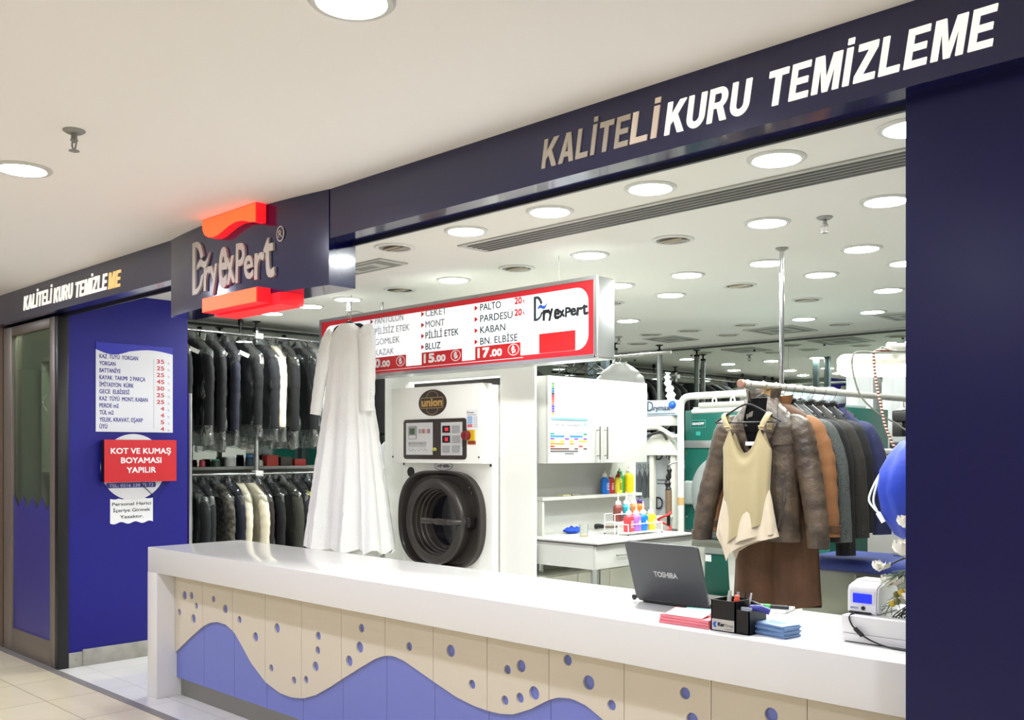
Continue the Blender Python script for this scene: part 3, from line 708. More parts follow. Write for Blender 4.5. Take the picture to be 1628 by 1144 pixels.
for x, z in ((-5.655, 1.545), (-4.72, 1.543)):
    m = MB(); lathe(m, [(0, .005), (.009, .004), (.009, 0)], (x, 4.65, z), 'Y', 12); obj('body_screw', m, BLACK, t)
m = MB(); prism(m, oval(-5.208, 1.534, .098, .034, 40), p6, 0, .002); ov = obj('model_plate', m, WHITEP, t)
m = MB(); ring2(m, -5.208, 1.534, .098, .034, .004, p6, .002, .003); text(m, '–HP·800–', p6, -5.208, 1.524, .022, .16, .002, .003, .02, align='C'); obj('plate_lettering', m, INK, ov)
m = MB(); lathe(m, [(0, .002), (.030, .002), (.036, .008), (.037, 0)], (-5.572, 4.65, 1.486), 'Y', 24); obj('port_hole', m, BLACK, t)
# loading door surround: rounded plate with flat sides
DK = mat('door_grey_brown', (62, 57, 53), .3, .25); DK2 = mat('door_inner_dark', (40, 37, 35), .3, .2)
hx, hz = -5.212, 1.150
def hous(k, dx=0.0): 
    out = []
    for i in range(64):
        a = 2 * math.pi * i / 64; r_ = .447
        x = max(-.447, min(.447, .50 * math.cos(a) * 1.0)); z = .372 * math.sin(a)
        x = .447 * math.copysign(abs(math.cos(a)) ** .62, math.cos(a)); z = .352 * math.copysign(abs(math.sin(a)) ** .82, math.sin(a))
        out.append((hx + x * k + dx, hz + z * k))
    return out
m = MB(); A = hous(1.0); Bq = hous(.90, .006)
va = [m.b.verts.new(p6.p(u, v, .0)) for u, v in A]; vb = [m.b.verts.new(p6.p(u, v, .055)) for u, v in A]; vc = [m.b.verts.new(p6.p(u, v, .055)) for u, v in [(hx + (u - hx) * .955, hz + (v - hz) * .955) for u, v in A]]; vd = [m.b.verts.new(p6.p(u, v, .004)) for u, v in Bq]
for L1, L2 in ((va, vb), (vb, vc), (vc, vd)):
    for i in range(64): m.face([L1[i], L1[(i + 1) % 64], L2[(i + 1) % 64], L2[i]])
vh = [m.b.verts.new(p6.p(-5.212 + .29 * math.cos(2 * math.pi * i / 64), 1.137 + .29 * math.sin(2 * math.pi * i / 64), .004)) for i in range(64)]
for i in range(64): m.face([vd[i], vd[(i + 1) % 64], vh[(i + 1) % 64], vh[i]])
dsur = obj('door_surround', m, DK, t)
for x, z in ((-4.925, 1.385), (-4.902, 1.352)):
    m = MB(); lathe(m, [(0, .004), (.010, .003), (.010, 0)], (x, 4.641, z), 'Y', 12); obj('surround_screw', m, CHROME, dsur)
rc = (-5.212, 4.646, 1.137); rr_ = .312
m = MB(); lathe(m, [(rr_ - .01, -.01), (rr_, .075), (rr_ - .008, .092), (rr_ - .016, .098), (rr_ - .062, .098), (rr_ - .072, .088), (rr_ - .074, .055), (rr_ - .082, .050), (rr_ - .084, .02), (rr_ - .092, .014), (rr_ - .094, -.015), (rr_ - .102, -.02), (rr_ - .105, -.055)], rc, 'Y', 64); door = obj('loading_door', m, DK, t)
m = MB(); lathe(m, [(rr_ - .104, -.055), (rr_ - .107, -.045), (rr_ - .125, -.045), (rr_ - .13, -.06)], rc, 'Y', 64); obj('inner_ring', m, DK, door)
m = MB(); lathe(m, [(rr_ - .10, -.058), (0, -.064)], rc, 'Y', 64); obj('dark_glass', m, mat('porthole_glass', (12, 14, 22), .06), door)
m = MB(); hz0 = 1.146
tube(m, smooth_pts([(-4.905, 4.60, hz0), (-4.95, 4.525, hz0), (-5.02, 4.505, hz0)]), .022, 12, flat=.8)
box(m, -5.13, -5.0, 4.488, 4.522, hz0 - .022, hz0 + .022, .006)
tube(m, smooth_pts([(-5.12, 4.505, hz0), (-5.16, 4.502, hz0), (-5.22, 4.497, hz0), (-5.27, 4.494, hz0)]), [.016] * 6 + [.021] * 7 + [.020] * 4 + [.019, .012], 14)
obj('door_handle', m, DK, door)
m = MB(); box(m, -4.93, -4.86, 4.58, 4.65, hz0 - .035, hz0 + .035, .006); obj('door_hinge', m, DK2, door)

# ================================================================== HANGING PRICE SIGN
t = thing('hanging_price_sign', 'long white and red price board hung from the ceiling over the machine', 'sign', (-5.06, 4.54, 2.2))
m = MB()
box(m, -6.472, -3.62, 4.46, 4.625, 2.197, 2.690, .012, 3)
obj('cabinet_frame', m, ALU, t)
ps = Pl((0, 4.46, 0))
m = MB(); holed(m, [[(-6.472, 2.197), (-3.62, 2.197), (-3.62, 2.69), (-6.472, 2.69)], [(-6.447, 2.222), (-6.447, 2.667), (-3.645, 2.667), (-3.645, 2.222)]], ps, 0, .012); obj('front_trim', m, ALU, t)
m = MB(); rect(m, ps, -6.447, 2.222, -3.645, 2.667, 0, .004); obj('red_panel', m, mat('sign_red', (200, 34, 44), .35, emit=(200, 34, 44), es=.22), t)
pq = Pl((0, 4.456, 0))
m = MB(); prism(m, rrect(-6.41, 2.255, -3.69, 2.632, .09, 8), pq, 0, .002); obj('white_panel', m, mat('sign_glow_white', (238, 240, 242), .35, emit=(244, 248, 255), es=.55), t)
m = MB(); rect(m, pq, -5.79, 2.2385, -4.23, 2.243, .0005, .0024); obj('white_line', m, WHITEP, t)
SINK = mat('sign_ink', (46, 58, 62), .5); SFAD = mat('sign_ink_pale', (150, 156, 158), .5)
tri = MB(); dark = MB(); pale = MB()
cols = [(-5.80, -5.757, [('PANTOLON', .33), ('PİLİSİZ ETEK', .40), ('GÖMLEK', .29), ('KAZAK', .225)], 2.592, .079),
        (-5.213, -5.179, [('CEKET', .22), ('MONT', .20), ('PİLİLİ ETEK', .345), ('BLUZ', .16)], 2.592, .078),
        (-4.664, -4.622, [('PALTO', .195), ('PARDESÜ', .30), ('KABAN', .235), ('BN. ELBİSE', .345)], 2.578, .0755)]
for ci, (xt, xx, items, zt, dz) in enumerate(cols):
    for i, (s, w_) in enumerate(items):
        v = zt - dz * i
        prism(tri, [(xt - .012, v + .004), (xt + .020, v + .022), (xt - .012, v + .040)], pq, .002, .0032)
        text(pale if (ci == 0 and i < 4) or (ci == 1 and i < 2) else dark, s, pq, xx, v, .045, w_, .002, .003, .006 if ci else .0)
obj('arrow_marks', tri, RED, t); obj('dark_lettering', dark, SINK, t); obj('pale_lettering', pale, SFAD, t)
m = MB()
for z in (2.588, 2.513): text(m, '20', pq, -4.302, z, .040, .062, .002, .0032, .03); text(m, '₺', pq, -4.228, z, .022, .014, .002, .0032, .01)
obj('red_lettering', m, RED, t)
for (u0, u1, s) in ((-5.83, -5.394, '10'), (-5.22, -4.80, '15'), (-4.67, -4.25, '17')):
    m = MB(); prism(m, rrect(u0, 2.250, u1, 2.340, .004), pq, .002, .0034); pb = obj('price_band', m, RED, t)
    m = MB(); v = 2.268
    text(m, s, pq, u0 + .028, v, .058, .105, .0034, .0046, .05); text(m, '.00', pq, u0 + .145, v, .042, .105, .0034, .0046, .045)
    ring2(m, u1 - .062, 2.297, .050, .038, .005, pq, .0034, .0046); text(m, '₺', pq, u1 - .062, 2.275, .044, .034, .0034, .0046, .03, align='C'); obj('price_lettering', m, WHITEP, pb)
P3 = {'D': MB(), 'wave': MB(), 'text': MB()}
pz = Pl((0, 4.454, 0)); dryexpert(P3, pz, -4.135, 2.462, .155, .445, .0014, SPEC_LOW, .035)
obj('logo_initial', P3['D'], SINK, t); obj('logo_wave', P3['wave'], BLUEP, t); obj('logo_lettering', P3['text'], INK, t)
m = MB(); text(m, '®', pz, -3.695, 2.535, .02, .012, 0, .001); text(m, 'kaliteli kuru temizleme', pz, -3.995, 2.403, .020, .235, 0, .001); obj('caption_lettering', m, SFAD, t)
m = MB(); rect(m, pz, -4.088, 2.256, -3.79, 2.378, 0, .0014); obj('red_block', m, RED, t)
m = MB(); text(m, 'union', pz, -6.382, 2.583, .028, .155, 0, .001, .02); obj('logo_lettering', m, SINK, t)
m = MB(); text(m, 'Ç RE', pz, -6.35, 2.495, .03, .10, 0, .001, .01); obj('green_lettering', m, mat('sign_green', (90, 190, 110), .5), t)
m = MB(); rect(m, pz, -6.37, 2.42, -6.367, 2.46, 0, .001); rect(m, pz, -6.367, 2.438, -6.25, 2.441, 0, .001); obj('red_rule', m, RED, t)
for x in (-6.17, -4.0):
    m = MB(); tube(m, [(x, 4.54, 2.688), (x, 4.54, 2.87)], .002, 6); obj('hanging_wire', m, STEEL, t)
m = MB(); lathe(m, [(0, .006), (.008, .005), (.01, 0)], (-3.634, 4.45, 2.208), 'Y', 12); obj('corner_screw', m, CHROME, t)

# ================================================================== CABINET, WORK TABLE, SHELF
t = thing('wall_cabinet', 'white two-door wall cabinet with charts taped to its left door', 'cabinet', (-4.44, 5.3, 1.56))
m = MB(); box(m, -4.598, -4.300, 4.752, 5.85, 1.56, 2.146, .002); obj('body', m, WHITE, t)
pc = Pl((-4.30, 0, 0), '+X')
for a, b, hy in ((4.752, 5.298, 5.262), (5.302, 5.85, 5.345)):
    m = MB(); box(m, -4.298, -4.279, a, b, 1.56, 2.146, .0015); d = obj('door', m, WHITE, t)
    m = MB(); tube(m, [(-4.252, hy, 1.585), (-4.252, hy, 1.815)], .006, 10)
    for z in (1.61, 1.79): tube(m, [(-4.279, hy, z), (-4.252, hy, z)], .004, 8)
    obj('handle', m, STEEL, d)
pd = Pl((-4.279, 0, 0), '+X')
t = thing('chart', 'white chart in a clear sleeve on the cabinet door with a coloured side strip', 'poster', (-4.279, 4.95, 1.86))
m = MB(); rect(m, pd, 4.772, 1.858, 5.155, 2.128, 0, .002); obj('sheet', m, mat('paper_white', (240, 241, 246), .35), t)
cc = [(96, 150, 86), (110, 160, 90), (60, 110, 130), (50, 120, 150), (50, 50, 60), (190, 50, 60), (206, 80, 70), (230, 110, 90), (226, 120, 100), (70, 80, 180), (100, 80, 180), (120, 80, 170), (232, 160, 70)]
for i, c in enumerate(cc):
    m = MB(); rect(m, pd, 4.782, 2.085 - i * .0168, 4.81, 2.1005 - i * .0168, .002, .0027); obj('colour_chip', m, mat('chip_%d' % i, c, .5), t)
m = MB()
for i in range(6): rect(m, pd, 4.815, 2.103 - i * .04, 5.15, 2.1045 - i * .04, .002, .0024)
for i in range(5): rect(m, pd, 4.815 + i * .075, 1.90, 4.8165 + i * .075, 2.10, .002, .0024)
rect(m, pd, 4.93, 2.115, 5.02, 2.118, .002, .0026); obj('table_lines', m, mat('pale_print', (140, 144, 160), .5), t)
m = MB(); rect(m, pd, 4.778, 1.852, 5.158, 1.868, .002, .005); obj('sleeve_edge', m, mat('sleeve_teal', (130, 176, 196), .3), t)
t = thing('spotting_chart', 'paper spotting chart with coloured bars below the sleeved one on the cabinet', 'poster', (-4.279, 4.95, 1.57))
m = MB(); rect(m, pd, 4.765, 1.572, 5.155, 1.845, 0, .0015); obj('sheet', m, WHITEP, t)
m = MB(); text(m, '/S Leke Seti (Spotting Kit)', pd, 4.772, 1.812, .017, .325, .0015, .0022, .008); obj('lettering', m, mat('grey_ink', (90, 92, 98), .5), t)
m = MB(); rect(m, pd, 5.115, 1.812, 5.15, 1.838, .0015, .0022); obj('logo_square', m, mat('sky_print', (150, 200, 230), .5), t)
m = MB()
for i in range(8): rect(m, pd, 4.78 + i * .046, 1.768, 4.781 + i * .046, 1.80, .0015, .002)
rect(m, pd, 4.77, 1.803, 5.15, 1.8045, .0015, .002); obj('table_lines', m, MATS['pale_print'], t)
bars = [((50, 150, 120), [(4.768, 4.812), (5.11, 5.15)]), ((40, 130, 220), [(4.768, 4.91), (4.968, 5.105)]), ((130, 80, 170), [(4.768, 4.812), (4.915, 4.96), (5.015, 5.055), (5.11, 5.15)]), ((244, 214, 60), [(4.768, 4.812), (4.868, 4.91), (4.968, 5.01), (5.062, 5.15)]), ((240, 140, 50), [(4.768, 4.91), (4.968, 5.01)]), ((226, 80, 60), [(4.768, 4.812), (5.062, 5.105)]), ((104, 78, 70), [(4.768, 4.96), (5.015, 5.055), (5.11, 5.15)]), ((100, 96, 96), [(4.768, 5.055)]), ((120, 120, 120), [(4.915, 5.01)]), ((200, 200, 204), [(4.768, 4.812), (5.062, 5.105)])]
for i, (c, segs) in enumerate(bars):
    m = MB()
    for a, b in segs: rect(m, pd, a, 1.752 - i * .0168, b, 1.7655 - i * .0168, .0015, .0024)
    obj('coloured_bars', m, mat('bar_%d' % i, c, .5), t)

t = thing('spotting_table', 'white work table with drawers and a dark edge under the cabinet', 'table', (-4.2, 5.3, 0))
m = MB(); box(m, -4.598, -3.859, 4.752, 5.85, 1.048, 1.058); obj('tabletop', m, WHITE, t)
m = MB(); box(m, -4.598, -3.855, 4.748, 5.852, 1.040, 1.0478); obj('dark_edge', m, mat('table_edge', (58, 54, 50), .5), t)
m = MB(); box(m, -4.598, -3.90, 4.760, 5.845, .885, 1.0398); obj('carcass', m, WHITE, t)
for a, b in ((4.762, 5.300), (5.304, 5.845)):
    m = MB(); box(m, -3.899, -3.881, a, b, .888, 1.036, .0015); d = obj('drawer', m, WHITE, t)
    m = MB(); tube(m, [(-3.862, (a + b) / 2 - .075, .965), (-3.862, (a + b) / 2 + .075, .965)], .005, 10)
    for q in (-.06, .06): tube(m, [(-3.881, (a + b) / 2 + q, .965), (-3.862, (a + b) / 2 + q, .965)], .004, 8)
    obj('handle', m, STEEL, d)
for x, y in ((-4.02, 4.93), (-4.02, 5.70), (-4.52, 5.70), (-4.52, 4.93)):
    m = MB(); tube(m, [(x, y, 0), (x, y, .878)], .033, 18); box(m, x - .05, x + .05, y - .05, y + .05, .876, .8848); obj('leg', m, CHROME, t)
t = thing('lower_cabinet', 'pale cupboard fronts standing under the white work table', 'cabinet', (-4.5, 5.3, 0))
m = MB(); box(m, -4.598, -4.36, 4.77, 5.84, .0, .80); obj('body', m, mat('cupboard_cream', (222, 222, 206), .5), t)
for i in range(3):
    m = MB(); box(m, -4.359, -4.342, 4.78 + i * .354, 5.126 + i * .354, .01, .79, .0015); obj('door', m, MATS['cupboard_cream'], t)

t = thing('bottle_shelf', 'narrow white shelf on a side support under the wall cabinet', 'shelf', (-4.52, 5.4, 1.3))
m = MB(); box(m, -4.598, -4.45, 4.885, 6.02, 1.30, 1.322, .001); obj('shelf_board', m, WHITE, t)
m = MB(); box(m, -4.598, -4.46, 4.890, 4.912, 1.0585, 1.2995, .001); obj('side_support', m, WHITE, t)
def bottle(x, y, z, r, h, col, capcol, label, tip=.05, group='colour-coded spotting bottles', decal=None, tall=False):
    t = thing('squeeze_bottle', label, 'bottle', (x, y, z), group=group)
    cm = mat('bottle_%d_%d_%d' % col, col, .35); cp = mat('cap_%d_%d_%d' % capcol, capcol, .4)
    m = MB(); lathe(m, [(0, .002), (r * .92, 0), (r, .006), (r, h * .80), (r * .92, h * .9), (r * .62, h * .98), (r * .5, h)], (0, 0, 0), 'Z', 24, 1, 1.25); obj('body', m, cm, t, False)
    m = MB(); lathe(m, [(0, h), (r * .62, h), (r * .60, h + .020), (r * .36, h + .026), (r * .16, h + .030), (r * .10, h + .026 + tip), (0, h + .026 + tip)], (0, 0, 0), 'Z', 16); obj('cap', m, cp, t, False)
    if decal:
        m = MB(); pl = Pl((r + .0008, 0, 0), '+X')
        if decal == 'drop': prism(m, [(.010 * math.cos(a), h * .48 + .010 * math.sin(a)) for a in [math.pi * k / 6 - math.pi * 1.17 for k in range(9)]] + [(0, h * .48 + .022)], pl, 0, .0012)
        else:
            for k in range(5): rect(m, pl, -.016, h * (.25 + .09 * k), .016 - .008 * (k % 2), h * (.25 + .09 * k) + .004, 0, .0012)
        obj('label_print', m, WHITEP if decal != 'ink' else INK, t, False)
WH = (240, 240, 238)
for a in [(-4.515, 5.646, .030, .125, (24, 112, 204), WH, 'blue bottle at the left end of the upper shelf row', .022, 'lines'),
          (-4.53, 5.728, .027, .122, (200, 44, 52), WH, 'red bottle with white cap on the upper shelf', .03, 'lines'),
          (-4.50, 5.788, .028, .12, (234, 226, 60), (176, 40, 56), 'lemon yellow bottle with a dark red cap on the upper shelf', .028, 'ink'),
          (-4.545, 5.862, .032, .142, (20, 168, 82), (20, 150, 74), 'tall green bottle on the upper shelf', .02, None),
          (-4.52, 5.945, .034, .15, (240, 206, 24), (236, 226, 190), 'large yellow bottle at the right end of the upper shelf row', .03, None)]:
    bottle(a[0], a[1], 1.3225, a[2], a[3], a[4], a[5], a[6], a[7], 'bottles on the upper shelf', a[8])
# stepped wire rack with eight bottles
t = thing('wire_rack', 'stepped white wire rack holding squeeze bottles on the work table', 'rack', (-4.14, 5.46, 1.058))
WIRE = mat('white_wire', (236, 236, 234), .35)
m = MB()
for x, z in ((-4.155, 1.14), (-4.245, 1.14), (-4.155, 1.20), (-4.245, 1.20), (-4.037, 1.135), (-4.125, 1.135), (-4.037, 1.075), (-4.125, 1.075)):
    tube(m, [(x, 5.335 - (.03 if z > 1.1 and x < -4.14 else 0), z), (x, 5.70, z)], .003, 8)
for y in (5.305, 5.70):
    tube(m, [(-4.245, y, 1.058), (-4.245, y, 1.20), (-4.155, y, 1.20), (-4.155, y, 1.062)], .0035, 8)
    tube(m, [(-4.125, y, 1.075), (-4.037, y, 1.075)], .0035, 8); tube(m, [(-4.125, y, 1.135), (-4.037, y, 1.135)], .0035, 8)
    tube(m, [(-4.125, y, 1.06), (-4.125, y, 1.135)], .0035, 8); tube(m, [(-4.037, y, 1.06), (-4.037, y, 1.135)], .0035, 8)
obj('wire_frame', m, WIRE, t)
for x, y in ((-4.245, 5.305), (-4.155, 5.70), (-4.037, 5.305), (-4.037, 5.70)):
    m = MB(); ball(m, (x, y, 1.064), .006, 10); obj('foot', m, BLACK, t)
m = MB(); box(m, -4.24, -4.16, 5.31, 5.695, 1.1425, 1.1455); box(m, -4.12, -4.042, 5.31, 5.695, 1.078, 1.081); obj('step_plate', m, WIRE, t)
for a in [(-4.20, 5.400, 1.146, (122, 62, 54), 'brown bottle with a drop mark, left end of the rack back step', 'drop'),
          (-4.20, 5.492, 1.146, (20, 150, 160), 'teal bottle on the back step of the wire rack', None),
          (-4.20, 5.580, 1.146, (246, 116, 48), 'orange bottle with white cap on the rack back step', None),
          (-4.20, 5.655, 1.146, (246, 112, 40), 'orange bottle with a dark purple cap on the rack back step', None),
          (-4.08, 5.365, 1.0815, (232, 60, 66), 'red bottle at the left end of the rack front step', 'lines'),
          (-4.08, 5.452, 1.0815, (160, 110, 208), 'violet bottle on the rack front step', 'drop'),
          (-4.08, 5.532, 1.0815, (18, 118, 214), 'blue bottle with a drop mark on the rack front step', 'drop'),
          (-4.08, 5.625, 1.0815, (240, 200, 36), 'yellow bottle at the right end of the rack front step', 'lines')]:
    pc_ = 'purple cap' in a[4]
    bottle(a[0], a[1], a[2], .032, .118, a[3], (70, 48, 120) if pc_ else WH, a[4], .012 if pc_ else .062, 'bottles in the wire rack', a[5])
# small things on the table and shelf
m = MB()
prof = []
for k in range(7): prof.append((.055 * math.sin(math.pi * k / 6 * .98 + .02), .022 - .022 * math.cos(math.pi * k / 6)))
lathe(m, prof, (-4.45, 5.19, 1.058), 'Z', 20, .9, 1.35)
for v in m.b.verts: v.co += Vector((0, 0, max(0, (v.co.z - 1.062)) * .9 * noise.noise(v.co * 38))) + Vector((1, 1, 0)) * .006 * noise.noise(v.co * 30 + Vector((9, 0, 0)))
one('blue_cloth', m, mat('royal_cloth', (18, 70, 186), .8), 'crumpled royal blue cloth lying on the white work table', 'cloth')
JARG = clear_mat('jar_glass', (246, 248, 246), .4, .06, (230, 232, 224), .03)
t = thing('glass_jar', 'small clear jar with a yellow bottom on the white work table', 'jar', (-4.23, 5.06, 1.058))
m = MB(); lathe(m, [(.030, .002), (.031, .075), (.034, .085), (.031, .085), (.028, .075), (.027, .004)], (0, 0, 0), 'Z', 24); obj('glass_body', m, JARG, t, False)
m = MB(); lathe(m, [(0, .001), (.0265, .001), (.0265, .012), (0, .012)], (0, 0, 0), 'Z', 24); obj('yellow_residue', m, mat('yellow_residue', (214, 196, 110), .5), t, False)
t = thing('scrub_brush', 'black brush with a wooden brown handle on the white work table', 'brush', (-4.60, 5.78, 1.058))
m = MB(); tube(m, smooth_pts([(-4.54, 5.56, 1.08), (-4.54, 5.60, 1.082), (-4.535, 5.66, 1.076)]), [.012, .018, .02, .02, .02, .019, .018, .018, .017, .016, .015, .013, .011], 12, flat=.7); obj('brush_head', m, BLACK, t)
m = MB(); tube(m, smooth_pts([(-4.535, 5.65, 1.074), (-4.53, 5.72, 1.070), (-4.52, 5.80, 1.068)]), .008, 10); obj('handle', m, mat('dark_wood', (110, 92, 74), .5), t)
for i, (y, c) in enumerate(((5.12, (200, 196, 150)), (5.22, (150, 148, 134)))):
    m = MB(); box(m, -4.545, -4.47, y, y + .085, 1.3225, 1.332, .003); one('cleaning_pad', m, mat('pad_%d' % i, c, .8), ('pale yellow pad' if i == 0 else 'grey pad') + ' lying on the narrow shelf under the cabinet', 'pad', 'pads on the narrow shelf')

# ================================================================== GARMENTS
def cloth(name, c, rough=.85, var=None, bump=(60, .25), sheen=.0): return mat('cloth_' + name, c, rough, var=var, bump=bump, sheen=sheen)
def torso(m, hw, L, d=.085, flare=.02, seed=0, zn=-.085, zs=-.175, wn=.068, fold=.16, nz=26, seg=56, slope=.9, hem=0.0, top=None):
    """upper body of a garment hanging from a hook at the local origin; front faces -y"""
    b = m.b; rings = []
    zs_list = [zn + (zs - zn) * i / 6 for i in range(7)] + [zs + (-L - zs) * (i + 1) / nz for i in range(nz)]
    def wd(z):
        if z > zs:
            s = (zn - z) / (zn - zs); return wn + (hw - wn) * s ** slope, .05 + (d - .05) * s
        s = (zs - z) / (zs + L); return hw - .012 * math.sin(min(1, s * 3) * math.pi / 2) + flare * s, d * (1 + .12 * math.sin(s * 3))
    for z in zs_list:
        w_, dd = wd(z); s = max(0, (zs - z) / (zs + L)); row = []
        for k in range(seg):
            a = 2 * math.pi * k / seg; ca, sa = math.cos(a), math.sin(a)
            x = w_ * math.copysign(abs(ca) ** .8, ca); y = dd * math.copysign(abs(sa) ** .75, sa)
            f = 1 + fold * (s ** .7) * (.6 * math.sin(7 * a + seed * 1.7 + 2 * s) + .4 * math.sin(13 * a + seed * 2.9))
            nz_ = .010 * noise.noise(Vector((x * 7 + seed * 3.1, y * 7, z * 9)))
            zz = z + (hem * s ** 6 * math.sin(3 * a + seed) if hem else 0)
            row.append(b.verts.new((x + nz_ * .6, y * f + nz_, zz)))
        rings.append(row)
    for r0, r1 in zip(rings, rings[1:]):
        for k in range(seg): m.face([r0[k], r0[(k + 1) % seg], r1[(k + 1) % seg], r1[k]])
    m.face(rings[0]); m.face(rings[-1][::-1])
    return wd
def fy(wd, x, z, p=.75):
    w_, dd = wd(z); q = min(.999, abs(x) / w_) ** (1 / .8)
    return -dd * (1 - q * q) ** (.5 * p)
def patch(m, wd, left, right, n=10, k=5, lift=.006, th=.004):
    """a cloth strip laid on the garment's front between two edge polylines of (x, z)"""
    def at(pl, t):
        f = t * (len(pl) - 1); i = min(int(f), len(pl) - 2); f -= i
        return pl[i][0] + (pl[i + 1][0] - pl[i][0]) * f, pl[i][1] + (pl[i + 1][1] - pl[i][1]) * f
    A = []; B = []
    for i in range(n + 1):
        l, r = at(left, i / n), at(right, i / n)
        ra = []; rb = []
        for j in range(k + 1):
            x = l[0] + (r[0] - l[0]) * j / k; z = l[1] + (r[1] - l[1]) * j / k
            y = fy(wd, x, z) - lift
            ra.append(m.b.verts.new((x, y - th, z))); rb.append(m.b.verts.new((x, y, z)))
        A.append(ra); B.append(rb)
    for i in range(n):
        for j in range(k):
            m.face([A[i][j], A[i][j + 1], A[i + 1][j + 1], A[i + 1][j]]); m.face([B[i][j], B[i + 1][j], B[i + 1][j + 1], B[i][j + 1]])
    for i in range(n):
        m.face([A[i][0], A[i + 1][0], B[i + 1][0], B[i][0]]); m.face([A[i][k], B[i][k], B[i + 1][k], A[i + 1][k]])
    for j in range(k):
        m.face([A[0][j], B[0][j], B[0][j + 1], A[0][j + 1]]); m.face([A[n][j], A[n][j + 1], B[n][j + 1], B[n][j]])
def sleeve(m, sgn, hw, zs, L, out, fwd=-.02, r0=.082, r1=.058, seed=0, seg=18, wr=.05, flat=.8):
    P = smooth_pts([(sgn * (hw - .085), 0, zs - .025), (sgn * (hw - .012), fwd * .1, zs - .06), (sgn * (hw + .03 + out * .35), fwd * .3, zs - .22), (sgn * (hw + .03 + out * .7), fwd * .7, zs - L * .6), (sgn * (hw + .03 + out), fwd, zs - L)], 7)
    n = len(P); rs = []
    for i in range(n):
        s = i / (n - 1)
        rs.append((r0 + (r1 - r0) * s) * (1 + wr * math.sin(i * 1.9 + seed) * (s > .2)) * (.55 + .45 * min(1, i / 7)))
    tube(m, P, rs, seg, True, flat, up=(1, 0, 0))
    return P[-1]
def collar_ring(m, r=.072, zb=-.095, zt=-.04, gap=60, th=.008, dy=.005, flare=.012):
    """stand-up collar, open at the front"""
    A = []
    for i in range(25):
        a = R(-90 + gap / 2 + (360 - gap) * i / 24)
        row = []
        for rr, z in ((r, zb), (r + flare, zt), (r + flare - th, zt), (r - th, zb)):
            row.append(m.b.verts.new((rr * math.cos(a), rr * math.sin(a) * .8 + dy, z - .012 * (math.sin(a) < 0) * abs(math.sin(a)))))
        A.append(row)
    for p, q in zip(A, A[1:]):
        for k in range(4): m.face([p[k], p[(k + 1) % 4], q[(k + 1) % 4], q[k]])
    m.face(A[0]); m.face(A[-1][::-1])
HANGC = BLACK
def hanger(root_label, loc, rz, group, w_=.21, broad=True, bar=True, ztop=-.10, drop=-.19, colour=None, rail_r=.022):
    t = thing('clothes_hanger', root_label, 'hanger', loc, rz, group)
    m = MB(); q = rail_r + .003
    tube(m, smooth_pts([(-q, 0, -.004), (-q * .7, 0, q * .7), (0, 0, q), (q * .75, 0, q * .65), (q, 0, 0), (q * .6, 0, -.028), (0, 0, -.05), (0, 0, ztop)], 5), .0026, 8); obj('hook', m, STEEL, t, False)
    m = MB(); r0 = .016 if broad else .006; P = smooth_pts([(-w_, 0, drop - .012), (-w_ * .7, 0, drop + .022), (-w_ * .3, 0, ztop - .02), (0, 0, ztop), (w_ * .3, 0, ztop - .02), (w_ * .7, 0, drop + .022), (w_, 0, drop - .012)], 6)
    tube(m, P, [r0 * (.55 if broad and abs(i - len(P) // 2) > len(P) * .42 else 1) for i in range(len(P))], 10, True, .7)
    obj('shoulder_bar', m, colour or HANGC, t, False)
    if bar:
        m = MB(); tube(m, [(-w_ + .01, 0, drop - .014), (w_ - .01, 0, drop - .014)], .005, 8); obj('trouser_bar', m, colour or HANGC, t, False)
    return t
def jacket(name, label, cat, loc, rz, c, hw=.215, L=.78, d=.075, sl=.66, out=.06, seed=1, group=None, lining=None, buttons=2, lapel=True, fold=.12, shirt=None, flare=.015):
    t = thing(name, label, cat, loc, rz, group)
    m = MB(); wd = torso(m, hw, L, d, flare, seed, zs=-.215, slope=1.0, fold=fold); obj('body', m, c, t, False, 50)
    for sg in (-1, 1):
        m = MB(); e = sleeve(m, sg, hw, -.20, sl, out, seed=seed + sg, wr=.02); s_ = obj('sleeve', m, c, t, False, 50)
        if lapel:
            for q in range(3):
                m = MB(); ball(m, (e.x + sg * .030, e.y - .035, e.z + .03 + q * .022), .006, 8); obj('cuff_button', m, BLACK, s_, False)
    m = MB(); patch(m, wd, [(-.045, -.085), (-.05, -.25), (-.006, -.46)], [(.045, -.085), (.05, -.25), (.006, -.46)], lift=.002); obj('lining', m, lining or SOOT, t, False)
    m = MB(); collar_ring(m, .070, -.105, -.055, 70); obj('collar', m, c, t, False)
    if lapel:
        for sg in (-1, 1):
            m = MB(); a = [(sg * .052, -.088), (sg * .048, -.2), (sg * .004, -.46)]; b_ = [(sg * .085, -.10), (sg * .115, -.235), (sg * .012, -.46)]
            patch(m, wd, a, b_, lift=.007); obj('lapel', m, c, t, False)
        for q in range(buttons):
            m = MB(); z = -.48 - q * .1; lathe(m, [(0, .006), (.009, .005), (.010, 0)], (.004, fy(wd, .004, z) - .006, z), 'Y', 12); obj('button', m, BLACK, t, False)
        for sg in (-1, 1):
            m = MB(); patch(m, wd, [(sg * .065, -.56), (sg * .065, -.60)], [(sg * .17, -.55), (sg * .17, -.59)], 3, 5, .004); obj('pocket_flap', m, c, t, False)
    return t, wd

